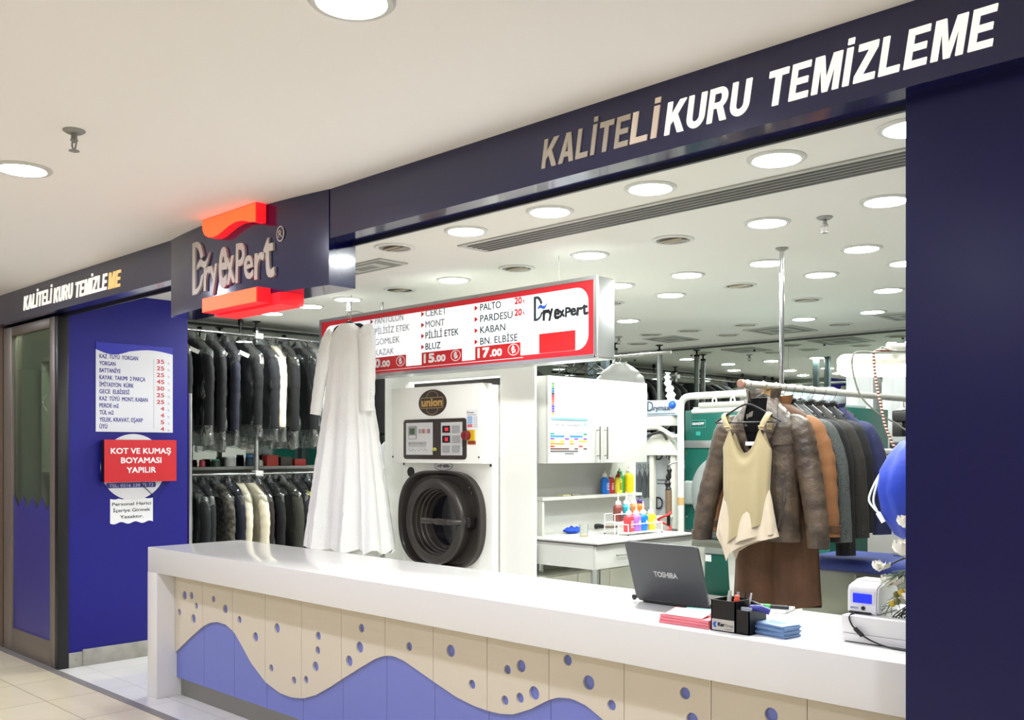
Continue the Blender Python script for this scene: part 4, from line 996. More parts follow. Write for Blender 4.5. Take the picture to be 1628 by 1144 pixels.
# ------------------------------------------------------------------ the rail right of the table and what hangs on it
RX, RZ = -2.88, 2.028
t = thing('hanging_rail', 'thick pale metal rail on a ceiling pole holding the finished clothes', 'rail', (RX, 6.0, 2.028))
m = MB(); tube(m, [(RX, 4.845, RZ), (RX, 8.2, RZ)], .022, 20); obj('rail_tube', m, mat('satin_rail', (214, 212, 204), .3, .6), t)
m = MB(); lathe(m, [(0, .012), (.020, .011), (.026, .004), (.026, -.01)], (RX, 4.838, RZ), 'Y', 24); obj('end_cap', m, mat('copper_cap', (150, 112, 96), .4, .4), t)
m = MB(); tube(m, [(RX, 5.304, RZ), (RX, 5.304, 2.87)], .014, 16); obj('ceiling_pole', m, CHROME, t)
m = MB(); lathe(m, [(.038, 0), (.038, -.006), (.016, -.02), (.016, 0)], (RX, 5.304, 2.87), 'Z', 20); obj('ceiling_flange', m, GREYM, t)
m = MB(); tube(m, [(RX, 8.15, 0), (RX, 8.15, 2.87)], .016, 16); obj('ceiling_pole', m, CHROME, t)
# cream camisole in front
hanger('black slim hanger carrying the cream camisole at the rail end', (RX, 4.905, RZ), R(4), 'hangers on the pale rail', .205, False, True, -.115, -.205)
t = thing('camisole', 'cream silk camisole with thin straps and a ragged layered hem', 'top', (RX, 4.905, RZ), R(4))
CREAM = cloth('cream_silk', (158, 142, 106), .55, bump=(22, .12), sheen=.3); PEARL = cloth('pearl_silk', (190, 174, 152), .55, bump=(26, .2), sheen=.3)
def cami_layer(top_w, bot_w, hem, c, d0, off, part, neck=True, z0=-.36, parent=None):
    """open tube of silk: hem is a list of (x, z) across the front"""
    m = MB(); seg = 60; nz = 24; rows = []
    def hz(x):
        x = max(hem[0][0], min(hem[-1][0], x))
        for (a, p), (b, q) in zip(hem, hem[1:]):
            if a <= x <= b: return p + (q - p) * (x - a) / (b - a)
    for i in range(nz + 1):
        s = i / nz; row = []
        for k in range(seg):
            a = 2 * math.pi * k / seg; ca, sa = math.cos(a), math.sin(a)
            wz = top_w + (bot_w - top_w) * s ** .8
            x = wz * math.copysign(abs(ca) ** .85, ca)
            zt = z0
            if neck:
                q = x / top_w; zt = -.395 + .15 * min(1, abs(q) / .62) ** 2.2 if abs(q) < .62 else -.245 - .125 * ((abs(q) - .62) / .38) ** .8
                if sa > 0: zt -= .02
            zb = hz(x)
            z = zt + (zb - zt) * s
            f = 1 + (.16 * s) * math.sin(6 * a + 1.3 + off * 40) + .08 * s * math.sin(11 * a)
            sag = .012 * math.exp(-((x / .06) ** 2)) * math.sin(s * 26) * math.exp(-s * 9) if neck and sa < 0 else 0
            row.append(m.b.verts.new((x + .008 * math.sin(z * 14 + off * 9) * s, (d0 * (.7 + .5 * s)) * math.copysign(abs(sa) ** .8, sa) * f + sag - .004, z)))
        rows.append(row)
    for r0, r1 in zip(rows, rows[1:]):
        for k in range(seg): m.face([r0[k], r0[(k + 1) % seg], r1[(k + 1) % seg], r1[k]])
    return obj(part, m, c, t, False, 60)
cami_layer(.150, .135, [(-.15, -.86), (-.11, -.93), (-.04, -.87), (.02, -.83), (.10, -.80), (.16, -.79)], CREAM, .055, 0, 'bodice')
cami_layer(.135, .190, [(-.21, -.82), (-.17, -.90), (-.105, -1.02), (-.09, -.97), (-.02, -.93), (.06, -.90), (.08, -.89), (.13, -.885), (.19, -.865)], PEARL, .050, .3, 'under_layer', False, -.6)
cami_layer(.135, .175, [(-.18, -.80), (-.14, -.88), (-.10, -.96), (-.02, -.90), (.05, -.875), (.12, -.86), (.175, -.85)], PEARL, .054, .7, 'middle_layer', False, -.6)
for sg, xo in ((-1, -.142), (1, .135)):
    m = MB(); P = smooth_pts([(sg * .095 if sg < 0 else .10, -.035, -.262), (xo * .85, -.034, -.222), (xo * .98, -.022, -.185), (xo, 0, -.168), (xo * .98, .022, -.185), (xo * .86, .036, -.26)], 6)
    tube(m, P, .0165, 10, True, .35, up=(1, 0, 0)); st = obj('strap', m, CREAM, t, False)
    m = MB(); tube(m, [(P[3].x - .018, P[3].y - .008, P[3].z), (P[3].x + .018, P[3].y - .008, P[3].z)], .005, 8); obj('strap_slider', m, mat('slider_tan', (176, 150, 110), .5), st, False)
m = MB(); box(m, -.03, .03, .036, .040, -.352, -.33); obj('neck_label', m, WHITEP, t, False)

# brown leather jacket
LEATH = mat('worn_brown_leather', (84, 69, 55), .42, var=(9, (42, 33, 27), .36, .66), bump=(22, .85))
hanger('wide black hanger inside the brown leather jacket', (RX, 5.08, RZ), R(8), 'hangers on the pale rail', .16, True, False, -.065, -.165)
t = thing('leather_jacket', 'worn brown leather jacket with stand collar hanging behind the camisole', 'jacket', (RX, 5.08, RZ), R(8))
m = MB(); wd = torso(m, .225, .905, .095, .012, 3, zn=-.07, zs=-.235, slope=1.0, fold=.12, nz=34); obj('body', m, LEATH, t, False, 60)
for sg, o_, ln in ((-1, .10, .72), (1, .075, .735)):
    m = MB(); P = smooth_pts([(sg * .14, 0, -.215), (sg * .215, -.004, -.262), (sg * (.238 + o_ * .35), -.01, -.44), (sg * (.255 + o_ * .8), -.03, -.68), (sg * (.268 + o_), -.045, -.19 - ln)], 16)
    n = len(P); rs = [(.086 + (.060 - .086) * i / n) * (1 + (.020 * math.sin(i * 1.35) + .022 * noise.noise(Vector((i * .9, sg * 5, 2)))) * (i > 12)) * (.5 + .5 * min(1, i / 16)) for i in range(n)]
    tube(m, P, rs, 22, True, .78, up=(1, 0, 0)); s_ = obj('sleeve', m, LEATH, t, False, 60)
    e = P[-1]; m = MB(); tube(m, [e + Vector((0, 0, .05)), e + Vector((0, 0, -.006))], [.064, .063], 22, True, .78, up=(1, 0, 0)); obj('cuff', m, LEATH, s_, False)
    m = MB(); tube(m, [e + Vector((0, 0, -.0065)), e + Vector((0, 0, -.009))], [.053, .053], 22, True, .78, up=(1, 0, 0)); obj('cuff_lining', m, SOOT, s_, False)
m = MB(); patch(m, wd, [(-.075, -.075), (-.085, -.2), (-.030, -.42), (-.012, -.82)], [(.055, -.075), (.06, -.2), (.028, -.42), (.008, -.82)], 14, 5, .002); obj('lining', m, SOOT, t, False, label='dark inside showing at the open front')
m = MB(); patch(m, wd, [(-.105, -.075), (-.125, -.24), (-.05, -.40)], [(-.07, -.075), (-.08, -.22), (-.028, -.40)], 10, 4, .010, .008); patch(m, wd, [(.052, -.075), (.055, -.2), (.025, -.40)], [(.10, -.075), (.125, -.22), (.045, -.42)], 10, 4, .010, .008); obj('front_edge', m, LEATH, t, False)
m = MB(); collar_ring(m, .088, -.10, -.015, 85, .012, .012, .02); obj('collar', m, LEATH, t, False)
m = MB(); lathe(m, [(.052, 0), (.03, .002), (0, .003)], (.012, .062, -.058), 'Y', 20, 1, .8); obj('collar_lining', m, mat('tan_lining', (176, 138, 86), .7), t, False, label='tan inside of the collar')
m = MB(); box(m, -.005, .022, -.075, -.070, -.17, -.145); obj('size_label', m, mat('label_blue', (70, 130, 200), .5), t, False)
for sg in (-1, 1):
    m = MB(); patch(m, wd, [(sg * .10, -.335), (sg * .10, -.352)], [(sg * .225, -.325), (sg * .225, -.342)], 3, 6, .004, .005); obj('chest_welt', m, LEATH, t, False)
    m = MB(); patch(m, wd, [(sg * .155, -.66), (sg * .12, -.83)], [(sg * .172, -.655), (sg * .137, -.825)], 6, 3, .004, .005); obj('pocket_welt', m, mat('leather_dark', (58, 48, 42), .5), t, False)
m = MB(); tube(m, [(.165, fy(wd, .165, -.64) - .012, -.60), (.162, fy(wd, .162, -.67) - .014, -.67)], .004, 8); obj('zip_pull', m, STEEL, t, False)
m = MB()
for i in range(25):
    pass
patch(m, wd, [(-.232, -.845), (-.232, -.905)], [(.232, -.845), (.232, -.905)], 4, 24, .003, .006); obj('waistband', m, LEATH, t, False)

# rust brown coat behind it, showing its lower half below the jacket
SUEDE = cloth('rust_suede', (88, 57, 33), .8, var=(5, (70, 44, 25), .35, .7))
t = thing('suede_coat', 'rust brown long coat whose pleated skirt shows below the leather jacket', 'coat', (RX, 5.235, RZ), R(6))
m = MB(); nz, seg = 30, 72; rows = []
for i in range(nz + 1):
    z = -.10 - 1.20 * i / nz; s = i / nz; row = []
    hwid = .07 + (.235 - .07) * min(1, s / .09) ** .8 if s < .09 else .222 + .052 * ((s - .09) / .91) ** 1.1
    for k in range(seg):
        a = 2 * math.pi * k / seg; ca, sa = math.cos(a), math.sin(a)
        x = hwid * math.copysign(abs(ca) ** .8, ca); y = .085 * math.copysign(abs(sa) ** .75, sa)
        if sa < 0:
            y += .045 * s * math.exp(-((x - .012) / .012) ** 2)                      # centre pleat
            y += .022 * s * math.sin((x + .1) * 22) + .012 * s * math.sin(x * 47 + 1)
        row.append(m.b.verts.new((x, y, z - .022 * s ** 8 * math.cos(x * 9) * (1 if sa < 0 else .3))))
    rows.append(row)
for r0, r1 in zip(rows, rows[1:]):
    for k in range(seg): m.face([r0[k], r0[(k + 1) % seg], r1[(k + 1) % seg], r1[k]])
m.face(rows[0]); m.face(rows[-1][::-1]); obj('body', m, SUEDE, t, False, 60)
TANS = cloth('tan_suede', (128, 84, 48), .8)
for sg in (-1, 1):
    m = MB(); e = sleeve(m, sg, .225, -.20, .68, .075, -.03, .085, .062, 5); s_ = obj('sleeve', m, TANS, t, False, label='lighter tan sleeve')
    m = MB(); tube(m, [e + Vector((0, 0, .07)), e + Vector((0, 0, .03))], [.068, .068], 18, True, .8, up=(1, 0, 0)); obj('cuff_tab', m, SUEDE, s_, False)
m = MB(); collar_ring(m, .078, -.12, -.05, 60, .012, .01, .022); obj('collar', m, TANS, t, False)
hanger('wide black hanger inside the rust brown coat', (RX, 5.235, RZ), R(6), 'hangers on the pale rail', .14, True, False, -.08, -.16)

CHAR = cloth('black_wool', (13, 13, 15)); GREYW = cloth('grey_tweed', (82, 86, 83), var=(90, (66, 70, 69), .4, .6)); DKBR = cloth('dark_brown_wool', (38, 34, 28), var=(70, (31, 28, 23), .4, .6)); NAVYW = cloth('navy_wool', (28, 33, 72), var=(70, (23, 27, 62), .4, .6))
rail_clothes = [
    (5.315, CHAR, 'black blazer pressed between the rust coat and the grey tweed blazer', .20, .86, .70, .07, 'inside the black blazer behind the rust coat'),
    (5.42, GREYW, 'grey tweed blazer hanging behind the leather jacket', .21, .84, .71, .075, 'inside the grey tweed blazer'),
    (5.535, CHAR, 'long black jacket hanging just behind the grey tweed blazer', .20, .92, .80, .05, 'inside the long black jacket'),
    (5.68, DKBR, 'dark brown blazer on a broad black hanger', .21, .86, .70, .07, 'inside the dark brown blazer'),
    (5.83, CHAR, 'black suit jacket between the dark brown blazer and the navy one', .20, .84, .68, .04, 'inside the black suit jacket'),
    (5.98, NAVYW, 'navy blue blazer hanging last in the row on the pale rail', .21, .86, .70, .07, 'inside the navy blazer')]
for i, (y, c, lb, hw, L, sl, out, hl) in enumerate(rail_clothes):
    jacket('blazer', lb, 'jacket', (RX, y, RZ - .015), R(6 + 3 * (i % 3)), c, hw, L, .068, sl, out, i + 2, 'finished jackets on the pale rail')
    hanger('broad black hanger ' + hl, (RX, y, RZ), R(6 + 3 * (i % 3)), 'hangers on the pale rail', .15, True, False, -.072, -.165)
FILMG = clear_mat('garment_film_white', (235, 240, 240), .5, .35, (220, 226, 228), .08, (14, .9))
for i, (x, c, n) in enumerate(((-4.1, (226, 226, 228), 'white'), (-3.86, (160, 208, 198), 'sea green'), (-3.64, (176, 190, 206), 'grey blue'))):
    t = thing('wrapped_shirt', n + ' shirt wrapped in clear film on top of the green dryer', 'shirt', (x, 7.45, 2.031), R(10 * i - 8), 'film-wrapped shirts on the dryer')
    m = MB(); box(m, -.09, .09, -.13, .13, .001, .10, .03, 3); [setattr(v, 'co', v.co + noise.noise_vector(v.co * 12 + Vector((i * 5, 0, 0))) * .016 * (v.co.z > .02)) for v in m.b.verts]; obj('shirt', m, cloth('wrapped_%d' % i, c), t, False)
    m = MB(); lathe(m, [(.135, 0), (.15, .05), (.12, .10), (.05, .13), (0, .14)], (0, 0, .0), 'Z', 28); [setattr(v, 'co', v.co + noise.noise_vector(v.co * 14) * .014 * (v.co.z > .01)) for v in m.b.verts]; obj('film', m, FILMG, t, False, 70)

# ------------------------------------------------------------------ white lace gown in front of the price sign
LACE = mat('white_lace', (252, 251, 247), .75, bump=(60, .35)); LACE2 = mat('white_lining', (246, 245, 236), .7)
gx, gy, gz = -5.915, 4.33, 2.655
hanger('black hanger hooked on the price sign holding the white lace gown', (gx, gy, gz), R(8), None, .17, True, False, -.05, -.10)
t = thing('lace_gown', 'long white lace gown with ruffled hem hanging in front of the price sign', 'dress', (gx, gy, gz), R(8))
def gown(m, zt, zb, prof, dpth, ruffle, seg=96, nz=60, seed=0, hemw=.0):
    rows = []
    for i in range(nz + 1):
        s = i / nz; z = zt + (zb - zt) * s
        for (a, p), (b, q) in zip(prof, prof[1:]):
            if b <= z <= a or (z > prof[0][0]) : w_ = p + (q - p) * ((a - z) / (a - b)); break
        row = []
        for k in range(seg):
            a = 2 * math.pi * k / seg; ca, sa = math.cos(a), math.sin(a)
            dd = dpth[0] + (dpth[1] - dpth[0]) * s
            f = 1 + ruffle * s ** 1.5 * (math.sin(9 * a + seed) * .6 + math.sin(17 * a + 2 * seed + s * 2) * .4)
            x = w_ * math.copysign(abs(ca) ** .85, ca); y = dd * math.copysign(abs(sa) ** .8, sa) * f
            x *= 1 + ruffle * .22 * s * math.sin(13 * a + seed)
            zz = z + (hemw * math.sin(11 * a + seed) + hemw * .5 * math.sin(23 * a)) * s ** 10
            nn = noise.noise(Vector((x * 22, y * 22, z * 22))) * .004
            row.append(m.b.verts.new((x + nn, y + nn, zz)))
        rows.append(row)
    for r0, r1 in zip(rows, rows[1:]):
        for k in range(seg): m.face([r0[k], r0[(k + 1) % seg], r1[(k + 1) % seg], r1[k]])
    m.face(rows[0])
PR = [(-.05, .05), (-.13, .17), (-.20, .205), (-.36, .20), (-.62, .225), (-.95, .285), (-1.25, .335), (-1.55, .375), (-1.745, .40)]
m = MB(); gown(m, -.06, -1.752, PR, (.06, .18), .36, hemw=.018, seed=1); obj('bodice_and_skirt', m, LACE, t, False, 60)
m = MB(); gown(m, -1.40, -1.93, [(-1.4, .28), (-1.93, .285)], (.10, .12), .18, nz=14, seed=3, hemw=.006); obj('underskirt', m, LACE2, t, False, 60)
for sg, e_ in ((-1, -.735), (1, -.72)):
    m = MB(); P = smooth_pts([(sg * .15, 0, -.13), (sg * .205, -.02, -.19), (sg * .245, -.05, -.42), (sg * (.29 if sg < 0 else .262), -.07, e_)], 10)
    tube(m, P, [(.085 - .03 * i / len(P)) * (1 + .04 * math.sin(i * 2.1)) * (.6 if i < 2 else 1) for i in range(len(P))], 20, True, .6, up=(1, 0, 0)); s_ = obj('sleeve', m, LACE, t, False, 60)
    for q in range(7):
        m = MB(); ball(m, (P[-1].x + .045, P[-1].y - .01, P[-1].z + .02 + q * .022), .006, 8); obj('cuff_button', m, BLACK if sg < 0 else LACE2, s_, False)
m = MB(); tube(m, [(gx, gy, gz + .028), (gx, gy + .06, gz + .045), (gx, gy + .125, 2.694)], .003, 8); one('gown_hook', m, STEEL, 'thin wire hook over the price sign top edge carrying the gown hanger', 'hook')

# ================================================================== LEFT GARMENT RACKS
LX = -8.05
t = thing('garment_rack', 'two-tier chrome garment rack on ceiling poles in front of the left mirror', 'rack', (LX, 6.5, 0))
for y in (4.852, 7.42):
    m = MB(); tube(m, [(-8.09, y, 0), (-8.09, y, 2.78)], .025, 18); pole = obj('pole', m, CHROME, t)
    m = MB(); lathe(m, [(.035, 0), (.035, .03), (.012, .032), (.012, .075), (.042, .086), (.042, .090), (0, .09)], (-8.09, y, 2.779), 'Z', 16); obj('ceiling_adjuster', m, BLACK, pole)
for z in (2.725, 1.428):
    m = MB(); tube(m, [(LX, 3.90, z), (LX, 9.3, z)], .015, 16); obj('rail', m, CHROME, t)
    for y in (4.852, 7.42):
        m = MB(); box(m, -8.115, -8.03, y - .04, y + .04, z - .028, z + .028, .006); obj('bracket', m, mat('bracket_white', (224, 224, 220), .4), t)
for y in (4.66, 5.62, 6.8, 8.0, 9.0):
    m = MB(); tube(m, [(LX, y, 2.725), (LX, y, 2.81)], .009, 10); lathe(m, [(0, 0), (.025, 0), (.025, .05), (0, .06)], (LX, y, 2.81), 'Z', 12); obj('rail_hanger_clip', m, BLACK, t)
t = thing('mirror_shelf', 'long grey shelf between the upper and lower racks by the left mirror', 'shelf', (-8.37, 6.5, 1.46))
m = MB(); box(m, -8.43, -8.29, 3.88, 9.2, 1.462, 1.492, .002); obj('shelf_board', m, mat('shelf_grey', (150, 150, 144), .5), t)
m = MB(); box(m, -8.43, -8.415, 3.88, 9.2, 1.36, 1.4615, .002); obj('back_rail', m, MATS['shelf_grey'], t)
def jar(x, y, z, r, h, c, lc, label):
    t = thing('jar', label, 'jar', (x, y, z), group='small jars on the mirror shelf')
    m = MB(); lathe(m, [(0, .001), (r, .001), (r, h * .72), (r * .8, h * .8), (0, h * .8)], (0, 0, 0), 'Z', 20); obj('body', m, mat('jar_%d_%d_%d' % c, c, .3), t, False)
    m = MB(); lathe(m, [(0, h * .79), (r * .86, h * .79), (r * .86, h), (0, h)], (0, 0, 0), 'Z', 20); obj('lid', m, mat('jar_%d_%d_%d' % lc, lc, .4), t, False)
jar(-8.35, 4.57, 1.4925, .045, .07, (40, 60, 52), (60, 150, 120), 'green topped dark jar on the shelf under the upper rack')
jar(-8.36, 4.44, 1.4925, .03, .065, (200, 70, 90), (180, 40, 60), 'small pink jar on the shelf under the upper rack')
jar(-8.35, 4.72, 1.4925, .05, .09, (214, 214, 210), (230, 230, 228), 'white tub on the shelf left of the rack pole')
jar(-8.35, 4.93, 1.4925, .04, .11, (52, 70, 92), (70, 140, 210), 'slate jar with a blue lid right of the rack pole')
jar(-8.36, 5.03, 1.4925, .05, .06, (196, 196, 190), (206, 206, 202), 'pale low tub right of the blue-lidded jar')
for i, (y, c, n) in enumerate(((5.16, (186, 58, 48), 'red'), (5.32, (70, 60, 52), 'dark brown'), (5.48, (160, 34, 32), 'deep red'))):
    m = MB(); box(m, -8.41, -8.31, y - .06, y + .07, 1.4925, 1.60 - .02 * i, .003); one('small_box', m, mat('shelfbox_%d' % i, c, .5), n + ' small box on the shelf behind the bagged shirts', 'box', 'small boxes on the mirror shelf')
FILMN = clear_mat('bunched_film', (235, 238, 240), .5, .30, (200, 206, 212), .08, (14, 1.0))
TAGW = mat('paper_tag', (236, 234, 226), .6); TAGB = mat('blue_tag', (70, 150, 214), .5); TAGY = mat('yellow_tag', (238, 220, 90), .5)
CL = {'black': cloth('rack_black', (6, 6, 8)), 'charcoal': cloth('rack_charcoal', (20, 21, 25)), 'navy': cloth('rack_navy', (14, 17, 34)), 'grey': cloth('rack_grey', (56, 58, 58)), 'tweed': cloth('rack_tweed', (92, 87, 76), var=(22, (40, 38, 34), .4, .6)),
      'cream': cloth('rack_cream', (224, 214, 190)), 'brown': cloth('rack_brown', (32, 23, 20)), 'olive': cloth('rack_olive', (54, 54, 45)), 'white': cloth('rack_white', (226, 228, 230)), 'blue': cloth('rack_pale_blue', (158, 184, 206)), 'stone': cloth('rack_stone', (176, 168, 156))}
def bagged(y, z, c, label, hw=.235, L=.86, rz=0.0, seed=1, tagm=None, group=None, bagL=.16, d=.05, kind='jacket', film=True, tagrot=.3):
    t = thing('bagged_' + kind, label, kind, (LX, y, z), rz, group)
    m = MB(); wd = torso(m, hw, L, d, .02, seed, zn=-.085, zs=-.175, fold=.10, nz=20, seg=40)
    for sg in (-1, 1): sleeve(m, sg, hw, -.19, L * .78, .012, -.015, .068, .05, seed + sg, 14, .05, .7)
    obj('garment', m, CL[c], t, False, 50)
    m = MB(); q = .018; tube(m, smooth_pts([(-q, 0, -.004), (0, 0, q), (q, 0, 0), (q * .5, 0, -.03), (0, 0, -.05), (0, 0, -.09)], 4), .0028, 6); obj('hanger_hook', m, CHROME, t, False)
    m = MB(); tube(m, smooth_pts([(-hw * .8, 0, -.165), (-hw * .4, 0, -.115), (0, 0, -.085), (hw * .4, 0, -.115), (hw * .8, 0, -.165)], 4), .008, 8); obj('hanger', m, BLACK, t, False)
    if film:
        m = MB(); wq = torso(m, hw + .06, L + bagL, d + .016, .03, seed + 30, zn=-.018, zs=-.20, wn=.02, fold=.13, nz=26, seg=56, slope=.95, hem=.012)
        for v in m.b.verts:
            n_ = noise.noise_vector(v.co * 9 + Vector((seed * 3.7, 0, 0))); v.co += Vector((n_.x, n_.y, n_.z * .4)) * .022
        m.b.faces.ensure_lookup_table()
        bmesh.ops.delete(m.b, geom=[f for f in m.b.faces if len(f.verts) > 4], context='FACES_ONLY')
        obj('plastic_cover', m, PLASTIC, t, False, 70)
        m = MB(); lathe(m, [(.008, .002), (.018, -.03), (.06, -.085), (.115, -.14), (.16, -.20)], (0, 0, 0), 'Z', 22, 1.0, .42)
        for v in m.b.verts: v.co += noise.noise_vector(v.co * 16 + Vector((seed * 2.3, 0, 0))) * .014
        obj('film_neck', m, FILMN, t, False, 70)
    if tagm:
        m = MB(); box(m, -.05, .05, -.002, .002, -.018, .018); o = obj('paper_tag', m, tagm, t, False)
        o.location = (hw * .75, -d - .045, -.20); o.rotation_euler = (0, R(24) * (1 if tagrot > 0 else -.4), R(35))
    return t
UP = 'bagged garments on the upper left rail'; LO = 'bagged garments on the lower left rail'
U = [(4.02, 'charcoal', 'charcoal bagged coat cut by the blue wall edge, upper rail', None, .95, 'coat'), (4.17, 'black', 'black bagged jacket with a slanting white tag near the blue wall, upper rail', TAGW, .86, 'jacket'),
     (4.36, 'black', 'large black bagged jacket with a peaked film top, upper rail', None, .92, 'jacket'), (4.52, 'navy', 'dark navy bagged jacket with a white tag, upper rail', TAGW, .90, 'jacket'),
     (4.68, 'black', 'black bagged jacket with a white tag left of the pole, upper rail', TAGW, .84, 'jacket'), (4.86, 'charcoal', 'charcoal bagged jacket just at the rack pole, upper rail', None, .88, 'jacket'),
     (4.99, 'cream', 'slim cream bagged garment with a blue tag, upper rail', TAGB, .86, 'jacket'), (5.13, 'black', 'shiny black bagged jacket right of the blue tag, upper rail', None, .90, 'jacket'),
     (5.29, 'black', 'black bagged jacket beside the white shirts, upper rail', None, .88, 'jacket'), (5.43, 'white', 'white bagged shirt, upper rail', None, .84, 'shirt'),
     (5.56, 'blue', 'pale blue bagged shirt beside the white one, upper rail', None, .70, 'shirt'), (5.70, 'stone', 'stone coloured bagged jacket nearest the lace gown, upper rail', None, .86, 'jacket')]
for i, (y, c, lb, tg, L, kd) in enumerate(U):
    bagged(y, 2.725, c, lb, .235 + .015 * math.sin(i * 2.2), L, R(9 * math.sin(i * 1.7) - 4), i + 1, tg, UP, .14 + .03 * math.sin(i), .046, kd)
Lr = [(4.02, 'grey', 'grey bagged jacket cut by the blue wall edge, lower rail', None), (4.15, 'charcoal', 'charcoal bagged jacket second from the blue wall, lower rail', None), (4.28, 'charcoal', 'charcoal bagged jacket beside the tweed one, lower rail', None), (4.41, 'tweed', 'mottled grey tweed bagged jacket, lower rail', None),
      (4.53, 'navy', 'glossy navy bagged jacket left of the cream coats, lower rail', None), (4.64, 'cream', 'cream bagged coat farther from the pole, lower rail', None), (4.73, 'cream', 'cream bagged coat nearer the pole, lower rail', None), (4.84, 'brown', 'dark brown bagged jacket with a white tag, lower rail', TAGW),
      (4.97, 'black', 'black bagged jacket at the rack pole, lower rail', None), (5.12, 'olive', 'olive grey bagged jacket, lower rail', None), (5.26, 'charcoal', 'charcoal bagged jacket with a blue tag, lower rail', TAGB),
      (5.39, 'black', 'black bagged jacket with a yellow tag, lower rail', TAGY), (5.53, 'black', 'black bagged jacket with a yellow tag beside the lace gown, lower rail', TAGY), (5.68, 'charcoal', 'last charcoal bagged jacket behind the lace gown, lower rail', None)]
for i, (y, c, lb, tg) in enumerate(Lr):
    bagged(y, 1.428, c, lb, .235 + .015 * math.sin(i * 1.3), .84, R(8 * math.sin(i * 2.3) - 4), i + 21, tg, LO, .12, .042, 'coat' if 'coat' in lb else 'jacket')
# garments farther along the same rails, seen in the back mirror
fb = None
for i, y in enumerate((6.2, 6.5, 6.8, 7.1, 7.6, 7.8, 8.0, 8.2, 8.4, 8.6)):
    if fb is None: fb = bagged(y, 2.725, 'black', 'dark jacket far along the left rail, seen in the back mirror', .24, .9, R(3), 61, None, 'dark jackets reflected in the back mirror', d=.06, film=False)
    else: dup(fb, (LX, y, 2.725), R(4 * math.sin(i * 2)))
# printed garment cover left of the machine
t = thing('garment_cover', 'pale grey garment cover with a printed letter between the gown and machine', 'cover', (-6.32, 5.05, 1.75))
m = MB(); torso(m, .20, .95, .05, .02, 77, zn=-.03, zs=-.15, wn=.03, fold=.1); obj('cover', m, mat('cover_grey', (186, 188, 190), .4), t, False)
m = MB(); text(m, 'D', Pl((0, -.062, 0)), .05, -.38, .12, .09, 0, .002, .012); rect(m, Pl((0, -.062, 0)), -.12, -.43, .17, -.424, 0, .002); obj('print', m, INK, t, False)
m = MB(); tube(m, [(0, 0, -.03), (.02, 0, .57)], .003, 6); obj('hook', m, STEEL, t, False)
t = thing('bagged_coat', 'long dark coat in clear film hanging between the lace gown and the machine', 'coat', (-6.28, 5.35, 2.3), R(10))
m = MB(); torso(m, .22, 1.3, .07, .03, 78); obj('garment', m, CL['black'], t, False)
m = MB(); torso(m, .25, 1.4, .09, .03, 79, zn=-.02, wn=.03, fold=.3); obj('plastic_cover', m, PLASTIC, t, False, 70)
t = thing('cross_rail', 'thin steel rail behind the machine wall carrying the dark bagged coat', 'rail', (-6.3, 5.2, 2.3))
m = MB(); tube(m, [(-6.30, 4.9, 2.32), (-6.30, 6.4, 2.32)], .011, 12); obj('rail_tube', m, STEEL, t)
for y in (4.95, 6.35):
    m = MB(); tube(m, [(-6.30, y, 2.32), (-6.30, y, 2.87)], .008, 10); obj('drop_rod', m, STEEL, t)

# ================================================================== REAR: POLES, RAIL, SHIRT, PRESS, DRYER
for x, y, lb in ((-6.552, 9.2, 'grey floor-to-ceiling pole by the back mirror above the cabinet end'), (-6.8, 8.68, 'grey floor-to-ceiling pole standing a step before the back mirror')):
    t = thing('tension_pole', lb, 'pole', (x, y, 0), group='tension poles by the back mirror')
    m = MB(); tube(m, [(0, 0, 0), (0, 0, 2.79)], .030, 18); obj('tube', m, mat('pole_grey', (150, 152, 152), .3, .6), t, False)
    m = MB(); lathe(m, [(.036, 2.785), (.036, 2.81), (.012, 2.812), (.012, 2.85), (.045, 2.862), (.045, 2.868), (0, 2.869)], (0, 0, 0), 'Z', 16); obj('ceiling_adjuster', m, BLACK, t, False)
t = thing('rear_rail', 'dark steel clothes rail on two square posts behind the wall cabinet', 'rail', (-5.6, 7.2, 2.53))
m = MB(); tube(m, [(-6.6, 7.2, 2.53), (-5.0, 7.2, 2.53)], .014, 14); obj('rail_tube', m, STEEL, t)
for x in (-5.97, -5.81):
    m = MB(); box(m, x - .035, x + .035, 7.24, 7.30, 0, 2.87, .004); obj('post', m, mat('post_slate', (70, 82, 84), .4, .4), t)
t = thing('white_shirt', 'pale grey-white shirt hanging above the wall cabinet right end', 'shirt', (-5.58, 7.2, 2.53), R(20))
m = MB(); torso(m, .19, .8, .06, .03, 5, zn=-.07, zs=-.15); [sleeve(m, sg, .19, -.165, .6, -.01, r0=.06, r1=.05, seed=sg) for sg in (-1, 1)]; obj('body', m, cloth('pale_shirt', (160, 160, 156)), t, False, 50)
m = MB(); collar_ring(m, .06, -.09, -.05, 50); obj('collar', m, MATS['cloth_pale_shirt'], t, False)
hanger('yellow plastic hanger inside the pale shirt above the cabinet', (-5.58, 7.2, 2.53), R(20), None, .14, False, False, -.075, -.13, mat('hanger_yellow', (206, 180, 90), .4), .014)
for i, x in enumerate((-6.15, -6.0, -5.88)):
    hanger(['empty black hanger, leftmost above the wall cabinet', 'empty black hanger, middle of three above the wall cabinet', 'empty black hanger nearest the pale shirt above the cabinet'][i], (x, 7.2, 2.53), R(30 - 25 * i), 'empty hangers on the rear rail', .2, False, True, -.06, -.14, None, .014)
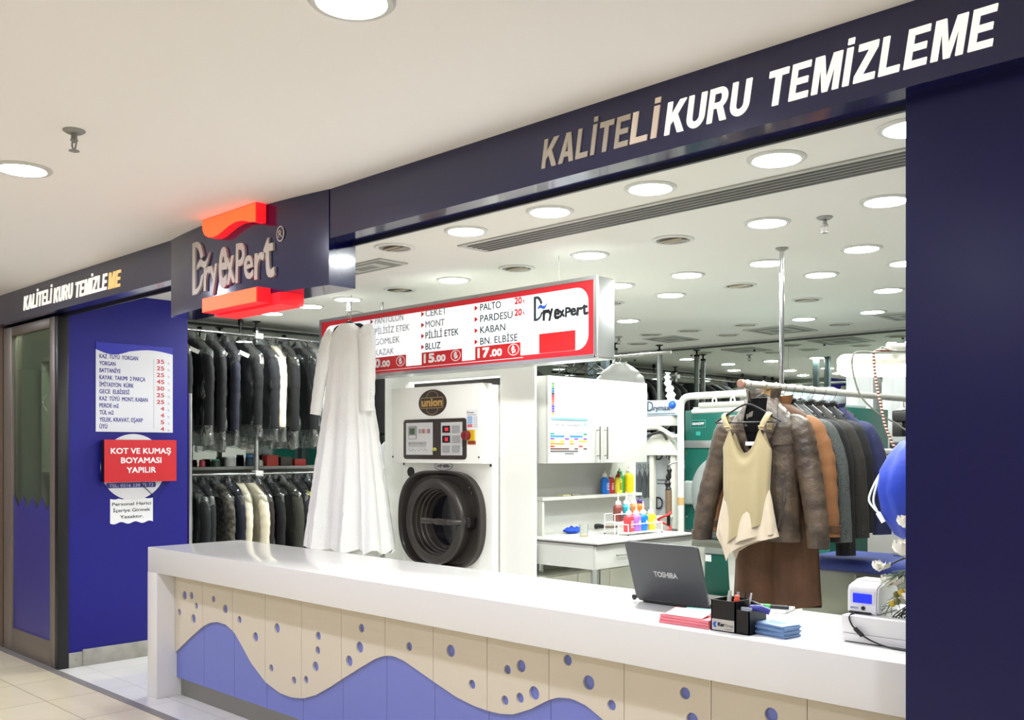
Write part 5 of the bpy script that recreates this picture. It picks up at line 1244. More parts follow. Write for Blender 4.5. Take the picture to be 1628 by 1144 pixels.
# steam press with its white frame
t = thing('steam_press', 'white steel press stand with top shelf, hood and two posts beside the cabinet', 'press', (-4.85, 6.95, 0))
m = MB(); box(m, -5.35, -4.78, 6.88, 7.02, 1.86, 1.944, .006); obj('top_shelf', m, CREAMW, t)
m = MB(); tube(m, [(-5.25, 6.87, 1.845), (-4.90, 6.87, 1.845), (-4.74, 6.87, 1.76), (-4.68, 6.87, 1.775)], .022, 12); obj('brace', m, CREAMW, t)
m = MB()
A = [(-5.12, 6.86, 1.63), (-4.70, 6.86, 1.63), (-4.76, 7.02, 1.63), (-5.14, 7.02, 1.63)]; B = [(-4.98, 6.92, 1.80), (-4.86, 6.92, 1.80), (-4.86, 7.0, 1.80), (-4.98, 7.0, 1.80)]
va = [m.b.verts.new(p) for p in A]; vb = [m.b.verts.new(p) for p in B]; vc = [m.b.verts.new((p[0], p[1], 1.605)) for p in A]
for i in range(4): m.face([va[i], va[(i + 1) % 4], vb[(i + 1) % 4], vb[i]]); m.face([vc[i], vc[(i + 1) % 4], va[(i + 1) % 4], va[i]])
m.face(vb); m.face(vc[::-1]); obj('hood', m, CREAMW, t)
m = MB(); tube(m, smooth_pts([(-5.10, 6.85, 1.72), (-4.98, 6.85, 1.78), (-4.86, 6.85, 1.80), (-4.80, 6.85, 1.74)]), .012, 8); obj('black_hose', m, BLACK, t)
for x in (-4.985, -4.765):
    m = MB(); box(m, x - .022, x + .022, 6.88, 6.92, 0, 1.6045, .003); obj('post', m, CREAMW, t)
m = MB(); box(m, -5.2, -4.72, 6.9, 7.05, .86, .90, .004); obj('lower_shelf', m, mat('shelf_dark', (88, 88, 86), .5), t)
t = thing('plastic_bag_pack', 'clear pack of folded garment bags with printed logo on the press shelf', 'bag', (-4.87, 6.95, 1.944))
m = MB(); box(m, -5.08, -4.73, 6.90, 7.02, 1.9445, 2.085, .03, 4)
for v in m.b.verts: v.co += noise.noise_vector(v.co * 11) * .012 * (v.co.z > 1.95)
obj('pack', m, mat('pack_pale_blue', (196, 208, 224), .25), t)
pb = Pl((0, 6.885, 0)); m = MB(); text(m, 'D', pb, -5.03, 1.99, .085, .06, 0, .002, .004); text(m, 'rymax', pb, -4.965, 1.995, .045, .17, 0, .002, .015); rect(m, pb, -5.04, 1.962, -4.74, 1.968, 0, .002); obj('print', m, mat('slate_print', (50, 60, 80), .5), t)
m = MB(); ball(m, (-4.775, 6.895, 2.04), .036, 14); obj('blue_knot', m, mat('knot_blue', (30, 90, 190), .3), t)
m = MB(); P = smooth_pts([(-4.86, 7.0, 2.07), (-4.87, 7.0, 2.16), (-4.90, 7.0, 2.26), (-4.895, 7.0, 2.33)]); tube(m, P, [.05 - .032 * i / len(P) + .012 * math.sin(i * 1.9) for i in range(len(P))], 12, True, .5); obj('twisted_neck', m, mat('bag_white_film', (214, 222, 222), .2), t)
# hanging printed covers behind the press
for i, (x, y, lb) in enumerate(((-5.25, 7.14, 'grey printed garment cover with hanger pictures behind the press left post'), (-4.995, 7.13, 'white printed garment cover with two big letters behind the press posts'))):
    t = thing('garment_cover', lb, 'cover', (x, y, 1.84), group='printed covers behind the press')
    m = MB(); torso(m, .135, .90, .03, .01, 90 + i, zn=-.03, zs=-.10, wn=.06, fold=.08); obj('cover', m, mat('cover_pale', (176, 180, 184), .35) if i else mat('cover_mid', (150, 156, 160), .35), t, False)
    pl = Pl((0, -.042, 0)); m = MB()
    if i:
        for z in (-.28, -.72): text(m, 'D', pl, -.09, z, .11, .075, 0, .002, .006); text(m, 'rym', pl, .02, z + .02, .04, .09, 0, .002, .01)
        for z in (-.46, -.49): rect(m, pl, -.08, z, .06, z + .006, 0, .002)
    else:
        text(m, 'Drycleaning', pl, -.11, -.26, .026, .22, 0, .002, .008)
        for q in range(4):
            u = -.08 + q * .055; ring2(m, u, -.34, .018, .025, .004, pl, 0, .002, 16); prism(m, [(u - .024, -.44), (u, -.37), (u + .024, -.44), (u + .02, -.62), (u - .02, -.62)], pl, 0, .002)
    obj('print', m, INK if i else mat('cover_print', (70, 76, 82), .5), t, False)
    m = MB(); tube(m, [(0, 0, -.04), (0, 0, .02)], .003, 6); tube(m, [(0, -.04, .02), (0, .03, .02)], .008, 10); obj('hook', m, STEEL, t, False)

# white bent tube frame with hanging steam gun
t = thing('tube_frame', 'white bent tube frame arching in front of the green dryer', 'frame', (-4.35, 6.4, 0))
FR = mat('frame_white', (208, 208, 199), .35)
m = MB(); P = [(-4.352, 6.4, .84), (-4.352, 6.4, 1.96)] + smooth_pts([(-4.352, 6.4, 1.96), (-4.345, 6.4, 2.02), (-4.31, 6.4, 2.062), (-4.25, 6.4, 2.072)], 5)[1:] + [(-3.45, 6.4, 2.078)]; tube(m, P, .027, 16); obj('main_tube', m, FR, t)
m = MB(); tube(m, [(-4.22, 6.47, 2.0), (-3.45, 6.47, 2.005)], .022, 14); tube(m, [(-4.28, 6.46, 1.955), (-3.5, 6.46, 1.96)], .018, 12); obj('cross_tube', m, FR, t)
for x in (-4.02, -3.86):
    m = MB(); pf_ = Pl((0, 6.37, 0)); ring2(m, x, 2.025, .021, .026, .008, pf_, 0, .012, 20); tube(m, [(x, 6.375, 2.05), (x, 6.40, 2.07)], .006, 8); obj('hook_ring', m, FR, t)
m = MB(); lathe(m, [(0, .06), (.06, .06), (.062, .03), (.05, 0), (.05, -.02)], (-4.352, 6.4, .80), 'Z', 20); tube(m, [(-4.352, 6.4, 0), (-4.352, 6.4, .80)], .03, 14); obj('foot_socket', m, FR, t)
m = MB(); box(m, -4.40, -3.75, 6.36, 6.40, .90, .955, .004); obj('steel_arm', m, STEEL, t)
m = MB(); tube(m, [(-4.352, 6.4, 1.215), (-4.352, 6.4, 1.275)], .0285, 16); obj('tape_band', m, mat('tape_tan', (190, 156, 104), .6), t)
t = thing('steam_gun', 'brown handled steam gun hanging beside the white tube frame', 'tool', (-4.46, 6.38, 1.3))
m = MB(); tube(m, [(-4.455, 6.38, 1.14), (-4.455, 6.38, 1.33)], .026, 14); obj('grip', m, mat('grip_brown', (118, 96, 76), .5), t)
m = MB(); tube(m, smooth_pts([(-4.455, 6.38, 1.33), (-4.46, 6.375, 1.40), (-4.44, 6.37, 1.47), (-4.45, 6.37, 1.53)]), [.022, .026, .02, .018, .026, .028, .018, .014, .02, .024, .02, .016, .015, .02, .022, .014, .012, .012, .01], 12); obj('valve_body', m, BLACK, t)
m = MB(); tube(m, [(-4.455, 6.38, 1.14), (-4.455, 6.38, 1.05)], .014, 10); obj('nozzle', m, BLACK, t)
m = MB(); tube(m, [(-4.45, 6.37, 1.53), (-4.38, 6.4, 1.56)], .006, 8); obj('hanging_hook', m, STEEL, t)
m = MB(); P = [(-4.48 + .055 * math.cos(a * .55) , 6.36 + .03 * math.sin(a * .55), .90 + .012 * a * .9) for a in range(0, 26)]; P += [(-4.455, 6.375, 1.20 - .0)] ; tube(m, smooth_pts(P, 3), .009, 8); one('coiled_hose', m, mat('hose_red', (204, 48, 44), .4), 'red coiled air hose hanging from the steam gun', 'hose')
t = thing('plastic_tub', 'small white round tub left of the red coiled hose', 'tub', (-4.64, 6.55, .98))
m = MB(); lathe(m, [(0, 0), (.075, 0), (.088, .11), (.094, .112), (.094, .125), (.086, .125), (.08, .012), (0, .01)], (0, 0, 0), 'Z', 24); obj('body', m, mat('tub_white', (228, 226, 216), .4), t, False)
t = thing('ironing_table', 'dark topped ironing table with white splayed legs before the dryer', 'table', (-4.5, 6.5, 0))
m = MB(); box(m, -4.86, -3.85, 6.43, 6.85, .955, .979, .004); obj('tabletop', m, mat('table_black', (52, 52, 52), .45), t)
for x0, x1, z0 in ((-4.10, -4.22, 0), (-3.98, -3.9, 0)):
    m = MB(); 
    for y in (6.46,):
        vs = [(x1 - .06, .955), (x1 + .06, .955), (x0 + .05 + (.14 if x0 > -4 else -.14), z0), (x0 - .05 + (.14 if x0 > -4 else -.14), z0)]; prism(m, vs, Pl((0, y, 0)), 0, .02)
    obj('leg', m, FR, t)
for x in (-4.80, -3.92):
    m = MB(); box(m, x, x + .04, 6.78, 6.82, 0, .954); obj('leg', m, FR, t)
m = MB(); box(m, -3.95, -3.86, 6.55, 6.64, .9795, 1.0, .004); one('violet_cloth', m, mat('violet_cloth', (150, 130, 200), .8), 'folded violet cloth on the ironing table edge', 'cloth')
# big green tumble dryer
t = thing('tumble_dryer', 'large green tumble dryer with silver bands behind the hanging clothes', 'dryer', (-4.17, 7.7, 0))
m = MB(); box(m, -4.852, -3.49, 7.2, 8.3, .36, 2.0, .006); obj('body', m, GREEN, t)
for z0, z1 in ((1.668, 1.734), (.752, .812)):
    m = MB(); box(m, -4.862, -3.48, 7.185, 7.6, z0, z1, .004); obj('silver_band', m, ALU, t)
m = MB(); box(m, -4.86, -3.48, 7.19, 8.3, 0, .355, .004); obj('base', m, CREAMW, t)
pg = Pl((0, 7.2, 0))
m = MB(); lathe(m, [(.335, 0), (.335, .05), (.315, .065), (.235, .065), (.225, .03)], (-4.42, 7.199, 1.28), 'Y', 48); box(m, -4.835, -4.72, 7.145, 7.199, 1.17, 1.38, .02, 3); dd = obj('door_ring', m, mat('ring_grey', (164, 172, 170), .35, .3), t)
m = MB(); lathe(m, [(.228, .02), (0, .024)], (-4.42, 7.199, 1.28), 'Y', 48); obj('door_glass', m, mat('dryer_glass', (30, 36, 36), .08), dd)
m = MB(); prism(m, rrect(-4.79, 1.845, -4.635, 1.915, .012), pg, 0, .003); pl_ = obj('name_plate', m, mat('plate_green', (60, 140, 128), .4), t)
m = MB(); prism(m, rrect(-4.783, 1.852, -4.642, 1.908, .01), pg, .003, .0036); obj('plate_field', m, mat('plate_dark_green', (14, 80, 72), .4), pl_)
m = MB(); text(m, 'GRANDIMP', pg, -4.774, 1.870, .022, .122, .0036, .0046, .01); obj('plate_lettering', m, WHITEP, pl_)
m = MB(); prism(m, rrect(-4.735, 1.778, -4.69, 1.812, .005), pg, 0, .003); obj('small_plate', m, mat('plate_teal', (50, 150, 140), .4), t)
for z in (1.62, 1.35, 1.06):
    m = MB(); lathe(m, [(0, .005), (.009, .004), (.009, 0)], (-4.835, 7.2, z), 'Y', 10); obj('panel_screw', m, STEEL, t)
m = MB(); rect(m, pg, -4.35, .62, -4.05, .74, 0, .003); rect(m, pg, -4.70, .68, -4.58, .74, 0, .003); obj('notice_label', m, WHITEP, t)
m = MB(); box(m, -4.80, -3.6, 7.25, 8.1, 2.0005, 2.03, .004); obj('top_tray', m, mat('film_grey', (176, 182, 180), .25), t)
t = thing('laundry_bin', 'cream plastic laundry bin on the floor before the green dryer', 'bin', (-3.95, 6.75, 0))
m = MB(); box(m, -4.62, -3.55, 6.92, 7.15, 0, .40, .02); obj('rear_trough', m, mat('bin_cream', (222, 222, 200), .5), t)
m = MB(); box(m, -4.45, -3.6, 6.86, 6.918, 0, .30, .01); obj('front_lip', m, MATS['bin_cream'], t)

# white tiled panels, steel unit and ironing board on the right
TILEW = tile_mat('white_wall_tile', (172, 174, 172), (166, 168, 166), (150, 152, 150), .11, .002, .2)
for i, (a, b) in enumerate(((-4.20, -3.93), (-3.84, -3.2))):
    m = MB(); box(m, a, b, 9.0, 9.2, 0, 2.42, .003); one('tall_panel', m, TILEW, ('narrow' if i == 0 else 'wide') + ' white tiled panel standing before the mirror below the fluorescent lamp', 'panel', 'white tiled panels')
t = thing('steel_unit', 'grey steel cabinet with flat top right of the hanging navy blazer', 'cabinet', (-2.8, 7.3, 0))
m = MB(); box(m, -3.10, -2.35, 7.0, 7.7, 0, 1.62, .004); obj('body', m, GREYM, t)
m = MB(); box(m, -3.12, -2.33, 6.98, 7.72, 1.622, 1.66, .006); obj('top_edge', m, STEEL, t)
t = thing('sewing_machine', 'black sewing machine standing on the grey steel cabinet by the blue bag', 'machine', (-2.7, 7.2, 1.66))
m = MB(); box(m, -2.98, -2.5, 7.1, 7.3, 1.661, 1.71, .01); obj('bed', m, BLACK, t)
m = MB(); box(m, -2.62, -2.50, 7.12, 7.28, 1.711, 1.95, .02, 3); box(m, -2.98, -2.63, 7.14, 7.26, 1.86, 1.95, .02, 3); box(m, -2.98, -2.90, 7.15, 7.25, 1.75, 1.859, .01); obj('arm', m, BLACK, t)
m = MB(); lathe(m, [(0, .03), (.06, .03), (.06, 0), (0, 0)], (-2.50, 7.2, 1.88), 'X', 20); obj('hand_wheel', m, STEEL, t)
m = MB(); lathe(m, [(0, 0), (.03, 0), (.012, .02), (.012, .10), (0, .10)], (-2.92, 7.2, 1.951), 'Z', 14); obj('thread_spool', m, mat('spool_white', (220, 216, 200), .6), t)
t = thing('steel_ironing_base', 'stainless steel ironing base with a padded blue board below the jackets', 'ironing board', (-2.6, 6.1, 0))
m = MB(); box(m, -3.10, -2.30, 5.98, 6.5, .50, .865, .006); obj('steel_box', m, mat('stainless', (150, 152, 138), .32, .75), t)
m = MB()
for x in (-2.72, -2.44): lathe(m, [(0, .004), (.008, .003), (.008, 0)], (x, 5.98, .80), 'Y', 10)
box(m, -2.735, -2.72, 5.972, 5.98, .52, .85); obj('seam_strip', m, STEEL, t)
m = MB(); box(m, -3.05, -2.28, 5.90, 6.45, .868, .955, .04, 4); obj('padded_board', m, mat('board_navy', (36, 50, 120), .7, bump=(40, .3)), t)
m = MB(); box(m, -2.62, -2.35, 6.30, 6.42, .956, .995, .006); obj('iron_rest', m, CREAMW, t)
for x in (-3.05, -2.38):
    m = MB(); box(m, x, x + .05, 6.02, 6.07, 0, .4995); box(m, x, x + .05, 6.4, 6.45, 0, .4995); obj('leg', m, STEEL, t)
t = thing('dirty_trough', 'cream trough with dark stains below the stainless ironing base', 'trough', (-2.5, 5.6, 0))
m = MB(); box(m, -3.0, -2.1, 5.55, 5.9, 0, .50, .015); obj('trough_body', m, mat('trough_cream', (216, 214, 190), .6, var=(6, (96, 88, 70), .52, .66)), t)
m = MB(); tube(m, [(-2.95, 5.3, 0), (-2.90, 5.3, .60)], .014, 10); tube(m, [(-2.75, 5.3, 0), (-2.78, 5.3, .62)], .014, 10); tube(m, [(-2.90, 5.3, .60), (-2.78, 5.3, .62)], .014, 10); one('stool_frame', m, mat('leg_brown', (70, 48, 40), .5), 'dark brown frame standing below the pleated rust coat', 'frame')

# fluorescent lamp and its cords
t = thing('fluorescent_lamp', 'glowing white fluorescent batten hung by cords above the steel cabinet', 'lamp', (-2.2, 5.9, 2.12))
D_ = Vector((.717, .697, 0)); Nn = Vector((.697, -.717, 0)); p0 = Vector((-2.62, 5.5, 2.138))
m = MB(); P = [p0 + D_ * q for q in (0, .015, .03, .06, 1.2, 1.22)]; rings = [.015, .034, .044, .050, .050, .04]
tube(m, P, rings, 20, True, .85); obj('diffuser', m, mat('tube_glow', (255, 255, 250), .4, emit=(255, 255, 246), es=2.6), t)
m = MB(); tube(m, [p + Vector((0, 0, .040)) for p in P], [.02, .036, .044, .048, .048, .04], 20, True, .8, up=(0, 0, 1)); obj('housing', m, mat('housing_cream', (232, 230, 214), .4), t)
m = MB(); q0 = p0 + D_ * .32 + Vector((0, 0, .13)); tube(m, [q0, q0 + D_ * .9], .022, 14); lathe(m, [(0, 0), (.028, 0), (.028, .05), (0, .05)], q0 - D_ * .02, (Nn, Vector((0, 0, 1)), D_), 14); obj('cross_tube', m, FR, t)
m = MB(); tube(m, [p0 + D_ * 1.0 + Vector((0, 0, .11)), p0 + D_ * 1.0 + Vector((0, 0, .73))], .003, 6); tube(m, [p0 + D_ * .75 + Vector((0, 0, .11)), p0 + D_ * .75 + Vector((0, 0, .73))], .003, 6); obj('hanging_wire', m, STEEL, t)
def twist_mat(name, c1, c2, sc_):
    m_ = mat(name, c1, .6); nt = m_.node_tree; p = nt.nodes['Principled BSDF']; tc = nt.nodes.new('ShaderNodeTexCoord')
    wv_ = nt.nodes.new('ShaderNodeTexWave'); wv_.bands_direction = 'Z'; wv_.inputs['Scale'].default_value = sc_
    r = nt.nodes.new('ShaderNodeValToRGB'); r.color_ramp.interpolation = 'CONSTANT'; r.color_ramp.elements[1].position = .5
    r.color_ramp.elements[0].color = (*lin(c1), 1); r.color_ramp.elements[1].color = (*lin(c2), 1)
    nt.links.new(tc.outputs['Object'], wv_.inputs['Vector']); nt.links.new(wv_.outputs['Fac'], r.inputs['Fac']); nt.links.new(r.outputs['Color'], p.inputs['Base Color']); return m_
def lampP(a, z, n=.09): v = p0 + D_ * a + Nn * n; return (v.x, v.y, z)
m = MB(); tube(m, smooth_pts([lampP(.42, 2.24, 0), lampP(.30, 2.235), lampP(.25, 2.26, .05), lampP(.20, 2.225), lampP(.13, 2.23), lampP(.07, 2.22), lampP(.055, 2.16), lampP(.075, 2.05), lampP(.12, 1.95), lampP(.22, 1.86), lampP(.31, 1.81), lampP(.37, 1.77), lampP(.42, 1.75), lampP(.55, 1.75)]), .0055, 8)
one('lamp_cord', m, mat('cord_grey', (120, 118, 108), .6), 'thin grey cord looping over the fluorescent lamp and down in front', 'cord', 'cords at the fluorescent lamp')
m = MB(); tube(m, smooth_pts([lampP(.34, 2.24, .03), lampP(.20, 2.235, .08), lampP(.185, 2.17), lampP(.20, 2.04), lampP(.225, 1.92), lampP(.25, 1.80), lampP(.30, 1.68), lampP(.37, 1.58), lampP(.46, 1.53), lampP(.56, 1.51)]), .008, 8)
one('iron_cord', m, twist_mat('cord_braid', (110, 44, 40), (226, 214, 196), 16), 'thick red and white braided cord hanging past the fluorescent lamp', 'cord', 'cords at the fluorescent lamp')
# blue laundry bag hanging beside the end wall
t = thing('laundry_bag', 'bright blue drawstring laundry bag hanging beside the navy end wall', 'bag', (-1.62, 4.25, 1.45))
m = MB(); prof = [(0, -.21), (.06, -.205), (.12, -.17), (.165, -.09), (.185, .02), (.18, .11), (.15, .19), (.10, .235), (.05, .26), (.03, .30), (0, .30)]
lathe(m, prof, (0, 0, 0), 'Z', 40)
for v in m.b.verts: v.co += Vector((v.co.x, v.co.y, 0)) * (.14 * noise.noise(v.co * 9) + .05 * math.sin(math.atan2(v.co.y, v.co.x) * 9)); 
obj('sack', m, mat('bag_blue', (12, 50, 165), .55, bump=(18, .4)), t, False, 70)
m = MB(); tube(m, smooth_pts([(-.175, -.06, .10), (-.20, -.08, .04), (-.215, -.09, -.02), (-.19, -.09, -.06), (-.165, -.09, -.08)]), .005, 8); tube(m, smooth_pts([(-.17, -.07, .10), (-.185, -.09, .03), (-.19, -.10, -.03), (-.165, -.10, -.085)]), .005, 8); obj('drawstring', m, mat('string_white', (224, 224, 220), .6), t, False)
m = MB(); tube(m, [(-.17, -.10, -.075), (-.145, -.10, -.115)], .011, 10); obj('string_toggle', m, WHITEP, t, False)
m = MB(); tube(m, [(0, 0, .29), (.02, 0, .52)], .005, 8); tube(m, [(.02, 0, .52), (.16, .05, .56)], .008, 8); tube(m, [(.16, .05, -1.45), (.16, .05, 1.42)], .015, 12); obj('hanging_arm', m, STEEL, t, False)

# ================================================================== ON THE COUNTER
CT = .999
t = thing('laptop', 'open dark grey laptop with its back to the mall on the counter', 'laptop', (-2.315, 3.34, CT))
LID = mat('laptop_lid', (70, 71, 74), .38, .3, bump=(300, .05)); LBASE = mat('laptop_base', (30, 30, 32), .4)
m = MB(); box(m, -2.492, -2.136, 3.345, 3.585, CT + .006, CT + .026, .005); obj('base', m, LBASE, t)
Lu = Vector((0, -.088, .252)).normalized(); Lp = Pl((-2.495, 3.338, CT + .012), (Vector((1, 0, 0)), Lu))
m = MB(); prism(m, rrect(0, 0, .362, .268, .018), Lp, -.010, 0); obj('lid', m, LID, t)
m = MB(); prism(m, rrect(.012, .014, .35, .256, .006), Lp, -.0125, -.0101); obj('screen', m, mat('screen_dark', (20, 22, 26), .1), t)
m = MB(); text(m, 'TOSHIBA', Lp, .122, .118, .0235, .115, 0, .0012, .014); obj('lid_lettering', m, mat('letter_silver', (190, 190, 188), .3, .5), t)
m = MB(); tube(m, [(-2.46, 3.343, CT + .012), (-2.17, 3.343, CT + .012)], .009, 10); obj('hinge', m, BLACK, t)
for x in (-2.47, -2.16):
    for y in (3.37, 3.56):
        m = MB(); lathe(m, [(0, 0), (.010, 0), (.010, .0062), (0, .0062)], (x, y, CT), 'Z', 12); obj('foot', m, SOOT, t)
m = MB(); ball(m, (-2.535, 3.375, CT + .013), .0125, 14); one('black_ball_knob', m, BLACK, 'small round black knob on the counter beside the laptop left corner', 'knob')

PINK = mat('pink_paper', (236, 130, 140), .6); PINK2 = mat('pale_pink_paper', (244, 170, 172), .6)
t = thing('pink_receipt_pads', 'thick pink receipt pad on the counter left of the black pen holder', 'pad', (-2.02, 3.05, CT))
RZP = Matrix.Translation(Vector((-2.02, 3.05, CT)))
for k in range(3):
    m = MB(); z = .011 * k; box(m, -.115 + .002 * k, .10 + .002 * k, -.055, .055, z + .0003, z + .0105, .0015); o = obj('pad', m, PINK, t, False); o.rotation_euler = (0, 0, R(3 - 2 * k))
m = MB(); pp = Pl((0, 0, .034), (Vector((1, .05, 0)).normalized(), Vector((-.05, 1, .0)).normalized())); prism(m, [(-.095, -.05), (.07, -.055), (.065, .045), (-.105, .05)], pp, 0, .001)
for v in m.b.verts: v.co.z += .016 * max(0, v.co.y / .05) ** 2
o = obj('loose_slip', m, PINK2, t, False)
m = MB()
for a in range(4):
    for b in range(2): prism(m, oval(-.06 + a * .034, -.03 + b * .03, .011, .010, 14), pp, .0012, .002)
obj('slip_print', m, mat('pink_print', (206, 90, 110), .6), t, False)
t = thing('green_slip', 'mint green slips of paper between laptop and pen holder', 'paper', (-2.055, 3.175, CT))
m = MB(); box(m, -.09, .09, -.05, .06, .0003, .030); o = obj('sheets', m, mat('mint_paper', (136, 214, 198), .6), t, False); o.rotation_euler = (0, 0, R(12))
t = thing('pen_holder', 'black two-level pen holder with a silver company label', 'pen holder', (-1.85, 3.05, CT))
m = MB(); Wt = .004
def tray(m, x0, x1, y0, y1, z0, z1):
    box(m, x0, x1, y0, y1, z0, z0 + .004); box(m, x0, x1, y0, y0 + Wt, z0, z1); box(m, x0, x1, y1 - Wt, y1, z0, z1); box(m, x0, x0 + Wt, y0, y1, z0, z1); box(m, x1 - Wt, x1, y0, y1, z0, z1)
tray(m, -1.908, -1.808, 2.997, 3.115, CT + .0005, CT + .112); obj('tall_cup', m, BLACK, t)
m = MB(); tray(m, -1.807, -1.752, 2.997, 3.115, CT + .0005, CT + .085); obj('low_cup', m, BLACK, t)
ph = Pl((0, 2.997, 0)); m = MB(); rect(m, ph, -1.903, CT + .004, -1.812, CT + .044, 0, .0012); lb_ = obj('label', m, mat('label_silver', (200, 196, 188), .35, .3), t)
m = MB(); text(m, 'Kar', ph, -1.878, CT + .020, .012, .027, .0012, .002, .05); obj('label_lettering', m, INK, lb_)
m = MB(); text(m, 'Group', ph, -1.849, CT + .020, .0105, .034, .0012, .002); rect(m, ph, -1.85, CT + .010, -1.82, CT + .012, .0012, .0018); obj('label_lettering', m, mat('grey_ink2', (120, 116, 112), .5), lb_)
m = MB(); prism(m, [(-1.900, CT + .024), (-1.893, CT + .014), (-1.884, CT + .014), (-1.889, CT + .024), (-1.884, CT + .034), (-1.893, CT + .034)], ph, .0012, .002); obj('label_emblem', m, BLUEP, lb_)
def pen(x, y, z, dx, dy, h, c, label, r=.005, cap=None):
    t = thing('pen', label, 'pen', (x, y, z), group='pens in the holder')
    m = MB(); tube(m, [(0, 0, 0), (dx, dy, h)], r, 10); obj('barrel', m, mat('pen_%d_%d_%d' % c, c, .35), t, False)
    m = MB(); tube(m, [(dx * 1.01, dy * 1.01, h), (dx * 1.14, dy * 1.14, h * 1.13)], r * .8, 10); obj('clip_end', m, mat('pen_%d_%d_%d' % (cap or c), cap or c, .35), t, False)
z_ = CT + .005
pen(-1.875, 3.05, z_, .0, .02, .118, (200, 200, 190), 'cream capped marker standing on the left in the pen holder', .008)
pen(-1.848, 3.06, z_, .004, .015, .116, (170, 172, 172), 'silver pen standing in the middle of the pen holder', .006)
pen(-1.826, 3.03, z_, .006, -.002, .112, (240, 90, 60), 'orange marker standing at the right in the pen holder', .011, (250, 110, 80))
pen(-1.832, 3.08, z_, .010, .012, .118, (30, 30, 34), 'thin black pen leaning behind the orange marker', .004)
pen(-1.82, 3.09, z_, .016, .006, .114, (226, 224, 220), 'thin white pen leaning right in the pen holder', .004)
t = thing('stapler', 'black and violet stapler resting on the low part of the pen holder', 'stapler', (-1.775, 3.06, CT + .086))
m = MB(); tube(m, [(-.02, .03, .012), (.045, .0, .004)], [.012, .013], 10, True, .6); obj('black_arm', m, BLACK, t, False)
m = MB(); tube(m, smooth_pts([(.005, -.02, .004), (.04, -.015, .006), (.07, -.004, -.004)]), .012, 12); obj('violet_grip', m, mat('violet_plastic', (60, 60, 150), .35), t, False)
m = MB(); box(m, -.022, .02, -.042, -.038, -.03, .008); obj('metal_cheek', m, mat('grey_sheet', (190, 196, 206), .4), t, False)
t = thing('green_marker', 'green capped marker lying behind the pen holder', 'marker', (-1.90, 3.50, CT + .022))
m = MB(); tube(m, [(-.05, 0, 0), (.02, .02, 0)], .008, 10); obj('barrel', m, BLACK, t, False); m = MB(); tube(m, [(-.08, -.009, 0), (-.05, 0, 0)], .009, 10); obj('cap', m, mat('cap_green', (60, 170, 80), .4), t, False)
t = thing('paper_block', 'white block of note paper near the rear counter edge', 'paper', (-1.98, 3.53, CT))
m = MB(); box(m, -.10, .09, -.06, .07, .0003, .013, .001); o = obj('sheets', m, WHITEP, t, False); o.rotation_euler = (0, 0, R(10))
CARD = mat('card_pale_blue', (112, 144, 186), .5); CARD2 = mat('card_face', (150, 178, 210), .45)
for k in range(9):
    t = thing('card_pack', ORD[k] + ' layer from the bottom in the stack of pale blue cards', 'cards', (-1.69 + .003 * math.sin(k * 2.1), 3.075 + .003 * math.cos(k * 1.7), CT + .0003 + k * .0047), R(-10 + 3 * math.sin(k * 1.3)), 'stack of pale blue cards')
    m = MB(); box(m, -.068, .068, -.045, .045, 0, .0045); obj('cards', m, CARD, t, False)
    if k == 8:
        m = MB(); box(m, -.066, .066, -.043, .043, .0046, .0052); obj('top_card', m, CARD2, t, False)
        m = MB(); q = Pl((0, 0, .0053), (Vector((1, 0, 0)), Vector((0, 1, 0)))); [rect(m, q, -.05 + .01 * i, .025 - .013 * i, .03, .028 - .013 * i, 0, .0004) for i in range(4)]; obj('card_print', m, BLUEP, t, False)
t = thing('white_drawer_box', 'low white box on the counter under the label printer', 'box', (-1.22, 3.3, CT))
m = MB(); box(m, -1.48, -.95, 3.135, 3.50, CT + .004, CT + .030, .002); box(m, -1.48, -.95, 3.139, 3.50, CT + .031, CT + .090, .002); obj('case', m, mat('box_white', (232, 231, 228), .4), t)
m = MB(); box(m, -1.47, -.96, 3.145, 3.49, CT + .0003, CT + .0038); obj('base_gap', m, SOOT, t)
bz = CT + .0905
t = thing('label_printer', 'small white label printer with a lit blue display on the white box', 'printer', (-1.43, 3.27, bz))
m = MB()
pr_ = [(0, 0), (0, .075), (.012, .098), (.06, .108), (.13, .108), (.165, .085), (.185, .045), (.185, 0)]
Pp = Pl((-1.485, 3.19, bz), (Vector((.0, 1, 0)), Vector((0, 0, 1))))
prism(m, pr_, Pp, 0, .108)
es = [e for e in m.b.edges]; bmesh.ops.bevel(m.b, geom=es, offset=.006, segments=2, affect='EDGES')
o = obj('body', m, mat('printer_white', (236, 236, 238), .3), t)
pq2 = Pl((-1.485, 3.19, bz))
m = MB(); prism(m, rrect(.022, .038, .088, .070, .003), pq2, 0, .003); obj('display', m, mat('blue_display', (20, 40, 230), .3, emit=(18, 36, 255), es=1.4), t)
m = MB(); prism(m, rrect(.012, .032, .098, .080, .006), pq2, -.001, .0012); obj('display_bezel', m, mat('bezel_white', (222, 222, 226), .35), t)
m = MB(); lathe(m, [(0, .004), (.007, .003), (.007, 0)], (-1.427, 3.19, bz + .021), 'Y', 14); obj('feed_button', m, BLACK, t)
m = MB(); text(m, 'SEWOO', pq2, .012, .017, .006, .028, 0, .0008, .01); obj('lettering', m, mat('print_blue_grey', (90, 110, 160), .5), t)
m = MB(); box(m, -1.475, -1.40, 3.186, 3.192, bz + .001, bz + .008); obj('paper_slot', m, BLACK, t)
m = MB(); box(m, -1.478, -1.385, 3.245, 3.32, bz + .106, bz + .112, .003); obj('top_cover', m, MATS['printer_white'], t)
t = thing('power_cable', 'black cable with a ferrite lump running from printer down the white box', 'cable', (-1.4, 3.12, CT))
